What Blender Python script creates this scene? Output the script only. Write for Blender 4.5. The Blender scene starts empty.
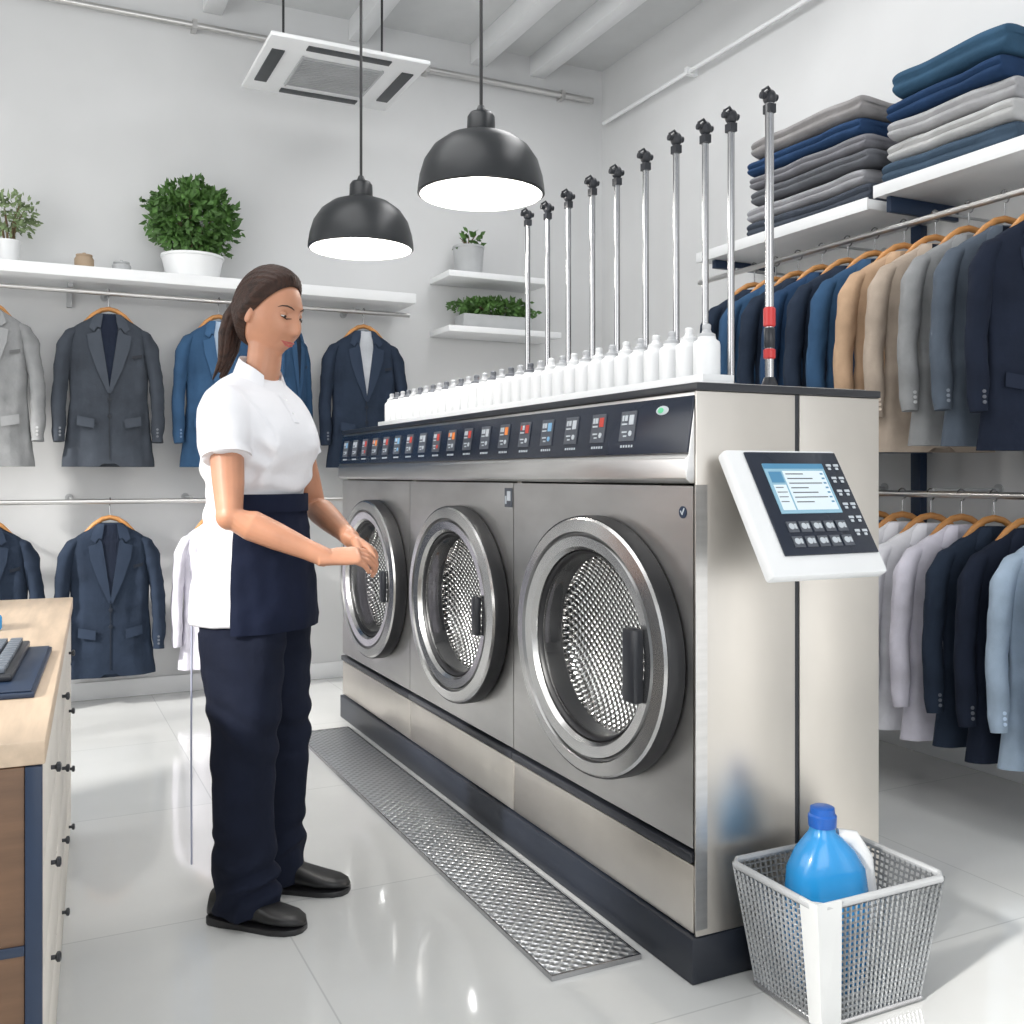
import bpy, bmesh, math, random
from mathutils import Vector, Matrix, noise
from mathutils.bvhtree import BVHTree
random.seed(7)
scene=bpy.context.scene
V=Vector
pi=math.pi
# ------------------------------------------------------------------ materials
def nt(m):
    m.use_nodes=True
    return m.node_tree.nodes, m.node_tree.links, m.node_tree.nodes["Principled BSDF"]
def mat(name,col,rough=.5,metal=0.0,bump=0.0,bscale=60,vary=0.0,vscale=6,stretch=(1,1,1),emit=0,spec=None,sheen=0,coat=0,bdist=.004,sss=0):
    m=bpy.data.materials.new(name); N,L,B=nt(m)
    c=(*col,1)
    B.inputs["Base Color"].default_value=c
    B.inputs["Roughness"].default_value=rough; B.inputs["Metallic"].default_value=metal
    if spec is not None: B.inputs["Specular IOR Level"].default_value=spec
    if sheen: B.inputs["Sheen Weight"].default_value=sheen
    if coat: B.inputs["Coat Weight"].default_value=coat
    if sss:
        B.inputs["Subsurface Weight"].default_value=sss; B.inputs["Subsurface Radius"].default_value=(1,.35,.2); B.inputs["Subsurface Scale"].default_value=.01
    if emit:
        B.inputs["Emission Color"].default_value=c; B.inputs["Emission Strength"].default_value=emit
    m.diffuse_color=c
    if bump or vary:
        tc=N.new("ShaderNodeTexCoord"); mp=N.new("ShaderNodeMapping"); mp.inputs["Scale"].default_value=stretch
        L.new(tc.outputs["Object"],mp.inputs[0])
    if bump:
        t=N.new("ShaderNodeTexNoise"); t.inputs["Scale"].default_value=bscale; t.inputs["Detail"].default_value=3
        L.new(mp.outputs[0],t.inputs["Vector"])
        b=N.new("ShaderNodeBump"); b.inputs["Strength"].default_value=bump; b.inputs["Distance"].default_value=bdist
        L.new(t.outputs["Fac"],b.inputs["Height"]); L.new(b.outputs[0],B.inputs["Normal"])
    if vary:
        t=N.new("ShaderNodeTexNoise"); t.inputs["Scale"].default_value=vscale; t.inputs["Detail"].default_value=4
        L.new(mp.outputs[0],t.inputs["Vector"])
        r=N.new("ShaderNodeMapRange"); r.inputs[1].default_value=.3; r.inputs[2].default_value=.7
        r.inputs[3].default_value=1-vary; r.inputs[4].default_value=1+vary
        L.new(t.outputs["Fac"],r.inputs[0])
        x=N.new("ShaderNodeMix"); x.data_type='RGBA'; x.blend_type='MULTIPLY'; x.inputs[0].default_value=1
        x.inputs[6].default_value=c; L.new(r.outputs[0],x.inputs[7]); L.new(x.outputs[2],B.inputs["Base Color"])
    return m
def dots_mat(name,scale,c1,c2,axes=(0,1),rough=.3,metal=1.0,r=.3,bump=.6,soft=.12):
    m=bpy.data.materials.new(name); N,L,B=nt(m)
    tc=N.new("ShaderNodeTexCoord"); sp=N.new("ShaderNodeSeparateXYZ"); L.new(tc.outputs["Object"],sp.inputs[0])
    def mth(op,a,b=None):
        n=N.new("ShaderNodeMath"); n.operation=op
        for i,q in enumerate((a,b)):
            if q is None: continue
            if isinstance(q,(int,float)): n.inputs[i].default_value=q
            else: L.new(q,n.inputs[i])
        return n.outputs[0]
    a=mth('MULTIPLY',sp.outputs[axes[0]],scale); b=mth('MULTIPLY',sp.outputs[axes[1]],scale)
    u=mth('ADD',a,b); v=mth('SUBTRACT',a,b)
    fu=mth('SUBTRACT',mth('FRACT',u),.5); fv=mth('SUBTRACT',mth('FRACT',v),.5)
    d=mth('SQRT',mth('ADD',mth('MULTIPLY',fu,fu),mth('MULTIPLY',fv,fv)))
    mr=N.new("ShaderNodeMapRange"); mr.inputs[1].default_value=r-soft; mr.inputs[2].default_value=r+soft
    L.new(d,mr.inputs[0])
    x=N.new("ShaderNodeMix"); x.data_type='RGBA'; x.inputs[6].default_value=(*c1,1); x.inputs[7].default_value=(*c2,1)
    L.new(mr.outputs[0],x.inputs[0]); L.new(x.outputs[2],B.inputs["Base Color"])
    bp=N.new("ShaderNodeBump"); bp.inputs["Strength"].default_value=bump; bp.inputs["Distance"].default_value=.004
    L.new(mr.outputs[0],bp.inputs["Height"]); L.new(bp.outputs[0],B.inputs["Normal"])
    B.inputs["Roughness"].default_value=rough; B.inputs["Metallic"].default_value=metal
    return m
def glass_mat(name):
    m=bpy.data.materials.new(name); m.use_nodes=True; N=m.node_tree.nodes; L=m.node_tree.links
    N.remove(N["Principled BSDF"]); o=N["Material Output"]
    t=N.new("ShaderNodeBsdfTransparent"); t.inputs[0].default_value=(.95,.97,.98,1)
    g=N.new("ShaderNodeBsdfGlossy"); g.inputs["Roughness"].default_value=.04
    f=N.new("ShaderNodeFresnel"); f.inputs[0].default_value=1.16
    x=N.new("ShaderNodeMixShader"); L.new(f.outputs[0],x.inputs[0]); L.new(t.outputs[0],x.inputs[1]); L.new(g.outputs[0],x.inputs[2])
    L.new(x.outputs[0],o.inputs[0]); return m
def floor_mat():
    m=bpy.data.materials.new("floor_tiles"); N,L,B=nt(m)
    tc=N.new("ShaderNodeTexCoord"); mp=N.new("ShaderNodeMapping"); mp.inputs["Location"].default_value=(.33,.1,0)
    L.new(tc.outputs["Object"],mp.inputs[0])
    b=N.new("ShaderNodeTexBrick"); b.offset=0; b.inputs["Scale"].default_value=1
    b.inputs["Brick Width"].default_value=.92; b.inputs["Row Height"].default_value=.92
    b.inputs["Mortar Size"].default_value=.0028; b.inputs["Mortar Smooth"].default_value=.5
    b.inputs["Color1"].default_value=(.69,.695,.685,1); b.inputs["Color2"].default_value=(.66,.67,.665,1)
    b.inputs["Mortar"].default_value=(.53,.54,.54,1)
    L.new(mp.outputs[0],b.inputs["Vector"])
    n=N.new("ShaderNodeTexNoise"); n.inputs["Scale"].default_value=1.1; n.inputs["Detail"].default_value=6
    L.new(tc.outputs["Object"],n.inputs["Vector"])
    r=N.new("ShaderNodeMapRange"); r.inputs[1].default_value=.3; r.inputs[2].default_value=.7; r.inputs[3].default_value=.90; r.inputs[4].default_value=1.06
    L.new(n.outputs["Fac"],r.inputs[0])
    x=N.new("ShaderNodeMix"); x.data_type='RGBA'; x.blend_type='MULTIPLY'; x.inputs[0].default_value=1
    L.new(b.outputs["Color"],x.inputs[6]); L.new(r.outputs[0],x.inputs[7]); L.new(x.outputs[2],B.inputs["Base Color"])
    B.inputs["Roughness"].default_value=.075; B.inputs["IOR"].default_value=2.0
    return m
def wood_mat(name,c,vary=.25,stretch=(14,1.5,14),rough=.45):
    return mat(name,c,rough,vary=vary,vscale=3,stretch=stretch,bump=.05,bscale=20)
M={}
M['wall']=mat("wall_paint",(.65,.655,.66),.8,bump=.15,bscale=10,vary=.08,vscale=.9)
M['ceil']=mat("ceiling_paint",(.62,.63,.635),.85,vary=.03)
M['floor']=floor_mat()
M['white']=mat("white_laminate",(.82,.83,.84),.35,vary=.02)
M['steel']=mat("brushed_steel",(.62,.61,.60),.32,1,bump=.05,bscale=40,vary=.07,vscale=4,stretch=(1,1,14))
M['steel_light']=mat("brushed_steel_light",(.69,.65,.60),.38,1,bump=.06,bscale=30,vary=.10,vscale=2.2,stretch=(1,1,.6))
M['steel_dark']=mat("brushed_steel_front",(.56,.55,.54),.33,1,bump=.04,bscale=40,vary=.14,vscale=2.0,stretch=(1,1,3))
M['ring']=mat("brushed_ring_steel",(.58,.575,.57),.24,1,bump=.04,bscale=30,vary=.08,vscale=6)
M['ringdark']=mat("dark_ring_steel",(.24,.24,.24),.28,1,vary=.1)
M['chrome']=mat("polished_steel",(.42,.42,.43),.2,1,vary=.05,vscale=5)
M['black']=mat("black_plastic",(.018,.02,.026),.35,vary=.1)
M['rubber']=mat("black_rubber",(.014,.014,.016),.4,vary=.1)
M['panel']=mat("control_glass",(.012,.018,.034),.22,vary=.05)
M['plinth']=mat("dark_plinth",(.014,.018,.028),.4,vary=.15,vscale=3)
M['drum']=dots_mat("perforated_drum",46,(.28,.275,.27),(.90,.88,.86),axes=(1,2),rough=.20,r=.34,bump=1.0,metal=.95,soft=.2)
M['matdots']=dots_mat("dimpled_walkway",30,(.36,.37,.38),(.66,.68,.70),axes=(0,1),rough=.30,r=.3,bump=1.0,metal=.85,soft=.2)
M['glass']=glass_mat("door_glass")
M['lamp']=mat("lamp_shade_black",(.012,.014,.017),.36,vary=.1)
M['lampin']=mat("lamp_shade_inner",(.85,.85,.85),.5,emit=.8,vary=.02)
M['bulb']=mat("lamp_glow",(1,.97,.92),.5,emit=9)
M['wood_l']=wood_mat("light_oak",(.58,.45,.33),vary=.12)
M['wood_d']=wood_mat("dark_walnut",(.15,.08,.042),stretch=(1.5,14,14))
M['hangerw']=wood_mat("hanger_wood",(.50,.23,.07),stretch=(2,12,12))
M['cream']=mat("cream_drawer",(.70,.66,.60),.5,vary=.03,vscale=2)
M['navytrim']=mat("navy_trim",(.012,.028,.065),.4,vary=.1)
M['bluep']=mat("blue_plastic",(.02,.26,.60),.25,vary=.05,coat=.3)
M['bluecap']=mat("blue_cap",(.01,.10,.42),.3,vary=.05)
M['wplastic']=mat("white_plastic",(.80,.81,.82),.35,vary=.02)
M['offwhite']=mat("offwhite_plastic",(.60,.61,.61),.45,vary=.04)
M['leaf']=mat("green_leaf",(.07,.16,.035),.55,vary=.45,vscale=14)
M['leaf2']=mat("pale_leaf",(.20,.27,.13),.6,vary=.3,vscale=14)
M['stem']=mat("plant_stem",(.16,.11,.06),.8,vary=.2)
M['clay']=mat("clay_cup",(.38,.28,.19),.6,vary=.1)
M['greypot']=mat("grey_pot",(.42,.43,.44),.5,vary=.1)
M['skin']=mat("skin",(.47,.225,.135),.45,vary=.10,vscale=14,bump=.05,bscale=160,sss=.12)
M['lip']=mat("lips",(.42,.10,.085),.4,vary=.05)
M['hair']=mat("brown_hair",(.030,.012,.007),.5,bump=.8,bscale=50,stretch=(1.0,7,1.5),vary=.6,vscale=26,spec=.3)
M['brow']=mat("eyebrow_hair",(.035,.015,.009),.7,vary=.2)
M['eyew']=mat("eye_white",(.75,.73,.7),.2,vary=.02)
M['iris']=mat("eye_iris",(.03,.015,.01),.15,vary=.1)
M['shirt']=mat("white_polo_cotton",(.74,.74,.77),.85,bump=.4,bscale=22,vary=.03,bdist=.008)
M['apron']=mat("navy_apron_cloth",(.008,.012,.030),.9,bump=.35,bscale=20,vary=.15,bdist=.008,spec=.2)
M['pants']=mat("navy_trouser_cloth",(.008,.011,.024),.9,bump=.5,bscale=14,vary=.25,bdist=.012,spec=.2)
M['shoe']=mat("black_leather",(.008,.008,.009),.38,vary=.2,bump=.1,bscale=50)
M['red']=mat("red_plastic",(.55,.03,.03),.35,vary=.05)
M['orange']=mat("orange_indicator",(.75,.22,.05),.4,emit=.15)
M['redi']=mat("red_indicator",(.5,.05,.035),.4,emit=.15)
M['bluei']=mat("blue_indicator",(.20,.40,.60),.4,emit=.15)
M['whitei']=mat("white_mark_glow",(.52,.56,.60),.4,emit=.05)  # slight glow put into the white of icons, printed marks and inserts
M['key']=mat("grey_key",(.08,.09,.11),.4,vary=.1)
M['screen']=mat("lit_screen",(.22,.38,.48),.25,emit=.35,vary=.03)
M['screenhd']=mat("screen_header",(.06,.20,.34),.3,emit=.3)
M['screenbox']=mat("screen_field",(.62,.70,.75),.3,emit=.25)
M['green']=mat("green_mark",(.1,.5,.25),.4,emit=.2)
M['grille']=mat("vent_dark",(.06,.065,.07),.6,vary=.1)
M['daylight']=mat("window_frame_white",(.8,.8,.8),.4,vary=.02)  # plain white paint of the window frames
M['capgrey']=mat("cap_light_grey",(.50,.51,.53),.4,vary=.05)
M['capdark']=mat("cap_mid_grey",(.14,.15,.17),.4,vary=.05)
# ------------------------------------------------------------------ mesh builder
class G:
    def __init__(s): s.v=[]; s.f=[]; s.m=[]
    def add(s,vs,fs,mi=0,T=None):
        o=len(s.v)
        for p in vs:
            p=V(p); s.v.append(T@p if T else p)
        for f in fs: s.f.append([o+i for i in f]); s.m.append(mi)
        return s
    def box(s,x0,x1,y0,y1,z0,z1,mi=0,T=None):
        vs=[(x,y,z) for x in(x0,x1) for y in(y0,y1) for z in(z0,z1)]
        fs=[(0,1,3,2),(4,6,7,5),(0,4,5,1),(2,3,7,6),(0,2,6,4),(1,5,7,3)]
        return s.add(vs,fs,mi,T)
    def loft(s,rings,mi=0,T=None,cap=(True,True),close=False):
        n=len(rings[0]); vs=[p for r in rings for p in r]; fs=[]
        k=len(rings)
        for i in range(k if close else k-1):
            a=i*n; b=((i+1)%k)*n
            for j in range(n):
                j2=(j+1)%n; fs.append((a+j,a+j2,b+j2,b+j))
        if not close:
            if cap[0]: fs.append(tuple(range(n))[::-1])
            if cap[1]: fs.append(tuple(range((k-1)*n,k*n)))
        return s.add(vs,fs,mi,T)
    def tube(s,pts,rads,n=12,ref=(0,0,1),mi=0,T=None,closed=False):
        pts=[V(p) for p in pts]; k=len(pts)
        if not isinstance(rads,(list,tuple)): rads=[rads]*k
        rings=[]
        for i,p in enumerate(pts):
            if closed: t=(pts[(i+1)%k]-pts[i-1])
            else: t=(pts[min(i+1,k-1)]-pts[max(i-1,0)])
            t.normalize(); u=V(ref)-t*V(ref).dot(t)
            if u.length<.05: u=V((1,0,.01))-t*t.x
            if u.length<.05: u=V((0,1,0))-t*t.y
            u.normalize(); w=t.cross(u)
            r=rads[i]; ra,rb=(r if isinstance(r,(tuple,list)) else (r,r))
            rings.append([p+u*ra*math.cos(2*pi*j/n)+w*rb*math.sin(2*pi*j/n) for j in range(n)])
        return s.loft(rings,mi,T,close=closed)
    def lathe(s,prof,n=32,c=(0,0,0),mi=0,T=None,cap=(True,True)):
        rings=[[(c[0]+r*math.cos(2*pi*j/n),c[1]+r*math.sin(2*pi*j/n),c[2]+z) for j in range(n)] for r,z in prof]
        return s.loft(rings,mi,T,cap)
    def ball(s,c,r,n=16,mi=0,T=None):
        if not isinstance(r,(tuple,list)): r=(r,r,r)
        rings=[]
        for i in range(n+1):
            a=-pi/2+pi*i/n; ca=max(math.cos(a),.02)
            rings.append([(c[0]+r[0]*ca*math.cos(2*pi*j/(2*n)),c[1]+r[1]*ca*math.sin(2*pi*j/(2*n)),c[2]+r[2]*math.sin(a)) for j in range(2*n)])
        return s.loft(rings,mi,T)
def mesh(g,name,mats,smooth=35,bevel=0,seg=2):
    me=bpy.data.meshes.new(name); bm=bmesh.new()
    vs=[bm.verts.new(p) for p in g.v]
    for f,mi in zip(g.f,g.m):
        try:
            fc=bm.faces.new([vs[i] for i in f]); fc.material_index=mi
        except ValueError: pass
    bmesh.ops.recalc_face_normals(bm,faces=bm.faces)
    if bevel:
        es=[e for e in bm.edges if len(e.link_faces)==2 and e.calc_face_angle(0)>.6]
        bmesh.ops.bevel(bm,geom=es,offset=bevel,segments=seg,profile=.5,affect='EDGES',clamp_overlap=True)
    bm.to_mesh(me); bm.free()
    for m in (mats if isinstance(mats,(list,tuple)) else [mats]): me.materials.append(M[m] if isinstance(m,str) else m)
    if smooth:
        for p in me.polygons: p.use_smooth=True
        me.set_sharp_from_angle(angle=math.radians(smooth))
    return me
def link(o): scene.collection.objects.link(o); return o
def root(name,label,cat,loc=(0,0,0),rz=0,group=None,data=None,rot=None):
    o=bpy.data.objects.new(name,data); o.location=loc; o.rotation_euler=rot if rot else (0,0,rz)
    o["label"]=label; o["category"]=cat
    if group: o["group"]=group
    if data is None: o.empty_display_size=.1
    return link(o)
def part(par,name,me,loc=(0,0,0),rot=(0,0,0),label=None,scale=None):
    o=bpy.data.objects.new(name,me); o.parent=par; o.location=loc; o.rotation_euler=rot
    if scale: o.scale=scale
    if label: o["label"]=label
    return link(o)
def struct(name,me,loc=(0,0,0)):
    o=bpy.data.objects.new(name,me); o.location=loc; o["kind"]="structure"; return link(o)
def B(x0,x1,y0,y1,z0,z1,m,bevel=0,name="box"): return mesh(G().box(x0,x1,y0,y1,z0,z1),name,m,35,bevel)
def bake(o):
    dg=bpy.context.evaluated_depsgraph_get(); dg.update()
    me=bpy.data.meshes.new_from_object(o.evaluated_get(dg)); 
    bpy.data.objects.remove(o); return me
def remesh(g,name,m,vox,smooth=3,ffn=None):
    me=mesh(g,name+"_raw",m,0); o=link(bpy.data.objects.new(name,me))
    r=o.modifiers.new("r",'REMESH'); r.mode='VOXEL'; r.voxel_size=vox; r.use_smooth_shade=True
    if smooth:
        s=o.modifiers.new("s",'SMOOTH'); s.iterations=smooth; s.factor=.5
    out=bake(o)
    if ffn:
        ns=[(v.co.copy(),v.normal.copy()) for v in out.vertices]
        for v,(c,n) in zip(out.vertices,ns): v.co=c+n*ffn(c,n)
    for p in out.polygons: p.use_smooth=True
    out.materials.clear(); out.materials.append(M[m] if isinstance(m,str) else m)
    return out
# ------------------------------------------------------------------ room
XR=3.32; YB=5.5; ZC=3.72; XL=-2.6; YF=-2.2
struct("floor",B(XL,XR,YF,YB,-.08,0,'floor'))
struct("wall_back",B(XL,XR+.1,YB,YB+.1,0,ZC,'wall'))
struct("wall_right",B(XR,XR+.1,YF,YB,0,ZC,'wall'))
struct("ceiling",B(XL-.1,XR+.1,YF,YB+.1,ZC,ZC+.08,'ceil'))
g=G()
wins=[(-1.6,.2),(.7,2.4),(2.9,4.7)]
ys=[YF]+[a for w in wins for a in w]+[YB]
for i in range(0,len(ys),2): g.box(XL-.1,XL,ys[i],ys[i+1],0,ZC)
for a,b in wins: g.box(XL-.1,XL,a,b,0,.7); g.box(XL-.1,XL,a,b,3.1,ZC)
struct("wall_left",mesh(g,"wl",'wall'))
for i,(a,b) in enumerate(wins):
    g=G(); t=.05
    g.box(XL-.08,XL-.02,a,a+t,.7,3.1).box(XL-.08,XL-.02,b-t,b,.7,3.1).box(XL-.08,XL-.02,a+t,b-t,.7,.75).box(XL-.08,XL-.02,a+t,b-t,3.05,3.1)
    g.box(XL-.07,XL-.03,(a+b)/2-.02,(a+b)/2+.02,.75,3.05).box(XL-.07,XL-.03,a+t,(a+b)/2-.02,1.9,1.94).box(XL-.07,XL-.03,(a+b)/2+.02,b-t,1.9,1.94)
    struct("window_%d"%(i+1),mesh(g,"win",'daylight'))
struct("baseboard_back",B(XL,XR,YB-.015,YB,0,.09,'white',.003))
struct("baseboard_right",B(XR-.015,XR,YF,YB-.015,0,.09,'white',.003))
for i,x in enumerate([.9,1.7,2.45,2.85]):
    struct("trim_%d"%(i+1),B(x-.05,x+.05,YF,YB,ZC-.12,ZC,'white',.004))
pipe=root("conduit_pipe","thin grey metal conduit pipe running under the ceiling","pipe",(0,0,0))
g=G().tube([(-1.6,YB-.05,3.5),(XR-.1,YB-.05,3.5)],.018,12); part(pipe,"tube",mesh(g,"t",'steel'))
for x in(-.5,.8,2.1,3.0):
    part(pipe,"clip",mesh(G().box(x-.012,x+.012,YB-.075,YB,3.475,3.525),"c",'steel'))
pipe=root("conduit_pipe","slim white conduit pipe fixed high on the wall","pipe",(0,0,0))
g=G().tube([(XR-.05,-1.5,3.35),(XR-.05,YB-.1,3.35)],.012,12); part(pipe,"tube",mesh(g,"t",'white'))
for y in(1.5,3.0,4.5):
    part(pipe,"clip",mesh(G().box(XR-.072,XR,y-.012,y+.012,3.33,3.37),"c",'white'))
# ------------------------------------------------------------------ AC cassette
ac=root("air_conditioner","white square ceiling air conditioner cassette hanging from rods","air conditioner",(1.365,4.81,3.1))
g=G().box(-.38,.38,-.34,.34,0,.022).box(-.32,.32,-.28,.28,.0225,.040)
part(ac,"body",mesh(g,"ac",'white',35,.006))
g=G()
for i in range(17):
    y=-.17+i*.0213; g.box(-.19,.19,y,y+.009,-.010,-.001)
g.box(-.20,-.19,-.18,.19,-.012,-.001).box(.19,.20,-.18,.19,-.012,-.001)
part(ac,"grille",mesh(g,"gr",'greypot'))
for (x0,x1,y0,y1) in [(-.2,.2,-.30,-.25),(-.2,.2,.25,.30),(-.345,-.285,-.2,.2),(.285,.345,-.2,.2)]:
    part(ac,"louver",B(x0,x1,y0,y1,-.006,.002,'grille',.002),label="dark air outlet slot")
for sx,sy in((-.27,-.1),(.25,-.0)):
    part(ac,"rod",mesh(G().tube([(sx,sy,.041),(sx,sy,ZC-3.1)],.006,8),"r",'rubber'),label="thin dark suspension rod")
# ------------------------------------------------------------------ pendant lamps
def pendant(x,y,z):
    r=root("pendant_lamp","matte black dome pendant lamp on a black cord, lit","lamp",(x,y,z),group="pendant lamps over the machines")
    prof=[(.205,0),(.214,.004),(.213,.02),(.207,.06),(.192,.11),(.162,.155),(.118,.188),(.07,.205),(.048,.213),(.046,.262),(.038,.275),(.018,.282),(.010,.30)]
    inn=[(.010,.265),(.03,.2),(.055,.192),(.11,.178),(.155,.145),(.185,.10),(.199,.055),(.204,.01),(.205,0)]
    g=G().lathe(prof,48,cap=(False,True)); g.lathe(inn[::-1],48,mi=1,cap=(False,True))
    part(r,"lamp_shade",mesh(g,"sh",['lamp','lampin'],40))
    part(r,"bulb",mesh(G().ball((0,0,.085),(.06,.06,.055),12),"b",'bulb'),label="glowing bulb")
    part(r,"cord",mesh(G().tube([(0,0,.29),(0,0,ZC-z-.03)],.006,8),"c",'rubber'))
    part(r,"ceiling_rose",mesh(G().lathe([(.055,ZC-z-.03),(.05,ZC-z-.001)],24),"cr",'lamp'))
    l=bpy.data.lights.new("lamp_light",'POINT'); l.energy=7; l.shadow_soft_size=.06; l.color=(1,.95,.88)
    lo=link(bpy.data.objects.new("lamp_light",l)); lo.location=(x,y,z-.02)
pendant(1.378,3.066,2.08); pendant(1.233,3.938,2.06)
# ------------------------------------------------------------------ washing machines
XF=1.35; W=.92; Y0=1.84; DZ=.70; DY=-.05; DEPTH=.55
def ell(t0,t1,t,x,n=72):
    ry=t0[0]+(t1[0]-t0[0])*t; rz=t0[1]+(t1[1]-t0[1])*t
    return [(x,DY+ry*math.cos(2*pi*j/n),DZ+rz*math.sin(2*pi*j/n)) for j in range(n)]
OUT=(.385,.335); INN=(.262,.232)
def front_plate():
    g=G(); n=72; y0,y1,z0,z1=-.458,.458,.30,1.115
    def rect(j):
        a=2*pi*j/n; c,s=math.cos(a),math.sin(a)
        ts=[]
        if c>1e-6: ts.append((y1-DY)/c)
        if c<-1e-6: ts.append((y0-DY)/c)
        if s>1e-6: ts.append((z1-DZ)/s)
        if s<-1e-6: ts.append((z0-DZ)/s)
        t=min(ts); return [0,DY+c*t,DZ+s*t]
    R=[rect(j) for j in range(n)]
    for cy in(y0,y1):
        for cz in(z0,z1):
            k=min(range(n),key=lambda j:(R[j][1]-cy)**2+(R[j][2]-cz)**2); R[k]=[0,cy,cz]
    ring0=[tuple(r) for r in R]; hole=ell((.30,.262),(.30,.262),0,0); back=ell((.30,.262),(.30,.262),0,.03)
    outb=[(.02,r[1],r[2]) for r in R]
    g.loft([outb,ring0,hole,back],cap=(False,False)); return mesh(g,"front",'steel_dark',25)
for k in range(3):
    yc=Y0+W*(k+.5)
    near=(k==0)
    wm=root("washing_machine","large stainless steel front-loading washing machine with round porthole door","washing machine",(XF,yc,0),group="row of industrial washing machines")
    g=G()
    g.box(.02,DEPTH,-.458,-.445,.105,1.12).box(.02,DEPTH,.445,.458,.105,1.12).box(DEPTH-.015,DEPTH,-.445,.445,.105,1.12).box(.02,DEPTH-.015,-.445,.445,.105,.12)
    part(wm,"body",mesh(g,"wb",'steel_light',35))
    part(wm,"front_panel",front_plate(),label="brushed steel door panel")
    part(wm,"kick_panel",B(0,.03,-.458,.458,.108,.262,'steel_light',.003),label="lower steel service panel")
    part(wm,"trim_strip",B(-.008,.03,-.459,.459,.268,.290,'black',.003),label="black horizontal trim strip")
    g=G()
    seq=[(.045,-.040),(.05,-.048),(.10,-.054),(.40,-.058),(.44,-.050),(.48,-.050),(.52,-.056),(.78,-.052),(.86,-.040),(.88,-.03)]
    for i in range(len(seq)-1):
        g.loft([ell(OUT,INN,*seq[i]),ell(OUT,INN,*seq[i+1])],mi=1 if 3<=i<=5 else 0,cap=(False,False))
    dr=part(wm,"door",mesh(g,"dr",['ring','ringdark'],30),label="brushed steel porthole door ring")
    part(dr,"outer_rim",mesh(G().loft([ell(OUT,INN,t,x) for t,x in [(.05,.0),(.0,-.004),(0,-.040),(.02,-.048),(.052,-.048)]],cap=(False,False)),"orm",'rubber',50),label="dark outer rim of the door")
    part(dr,"gasket",mesh(G().loft([ell(OUT,INN,t,x) for t,x in [(.87,-.030),(.91,-.038),(.97,-.032),(1.0,-.02),(1.02,.03),(.9,.04)]],cap=(False,False)),"gk",'rubber',50),label="black rubber gasket")
    gl=G(); rings=[]
    for i in range(13):
        s=math.cos(i/13*pi/2); rings.append([(-.026-.035*math.sin(i/13*pi/2),DY+INN[0]*s*math.cos(2*pi*j/72),DZ+INN[1]*s*math.sin(2*pi*j/72)) for j in range(72)])
    gl.loft(rings,cap=(False,True)); part(dr,"glass",mesh(gl,"gl",'glass',60),label="clear domed glass window")
    if near: g=G().box(-.080,-.050,DY-.288,DY-.232,DZ-.095,DZ+.080)
    else: g=G().box(-.072,-.050,DY-.283,DY-.245,DZ-.070,DZ+.055)
    part(dr,"handle",mesh(g,"h",'black',35,.008),label="black plastic grip handle")
    g=G(); dri=[ell((.285,.250),(.285,.250),0,.040)]
    for i in range(1,9):
        s=math.cos(i/9*pi/2); dri.append(ell((.285*s,.250*s),(0,0),0,.040+.075*math.sin(i/9*pi/2)))
    g.loft(dri,cap=(False,True))
    part(wm,"drum",mesh(g,"dm",'drum',50),label="perforated stainless steel drum")
    l=bpy.data.lights.new("drum_fill",'POINT'); l.energy=.7; l.shadow_soft_size=.03; l.color=(1,.98,.95)  # point fill added behind the glass to brighten the drum
    lo=link(bpy.data.objects.new("drum_fill",l)); lo.location=(XF+.012,yc+DY-.12,DZ-.09)
    if near:
        g=G().lathe([(.014,0),(.014,.002)],24,T=Matrix.Translation((0,-.42,1.055))@Matrix.Rotation(-pi/2,4,'Y'))
        b=part(wm,"badge",mesh(g,"bd",'navytrim'),label="small round dark badge with white tick")
        g=G().tube([(-.003,-.414,1.058),(-.003,-.420,1.050),(-.003,-.428,1.064)],.0017,6); part(b,"emblem",mesh(g,"em",'whitei'))
    elif k==1:
        g=G().box(-.003,0,-.452,-.40,1.04,1.10); b=part(wm,"badge",mesh(g,"bd",'key',35,.002),label="small square grey badge")
        part(b,"emblem",mesh(G().box(-.004,-.003,-.444,-.42,1.06,1.09).box(-.004,-.003,-.416,-.406,1.05,1.075),"em",'whitei'))
L3=3*W
ep=root("end_panel","tall brushed steel end panel closing the row of machines","panel",(XF,Y0,0))
part(ep,"panel",mesh(G().box(.0,.286,-.009,-.0025,.105,1.329),"epf",'steel_light',35,.0015),label="front steel side sheet")
part(ep,"panel",mesh(G().box(.300,DEPTH+.004,-.009,-.0025,.105,1.329),"epb",'steel_light',35,.0015),label="rear steel side sheet")
part(ep,"seam",mesh(G().box(.2865,.2995,-.006,-.0028,.105,1.329),"eps",'black'),label="dark vertical seam")
part(ep,"corner_trim",mesh(G().box(-.002,.030,-.0105,-.0093,.12,1.118),"ct",'steel',35),label="steel corner trim")
pl=root("machine_plinth","low dark plinth carrying the row of washing machines","plinth",(XF,Y0,0))
part(pl,"body",B(-.012,DEPTH,-.012,L3,0,.103,'plinth',.004))
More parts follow.
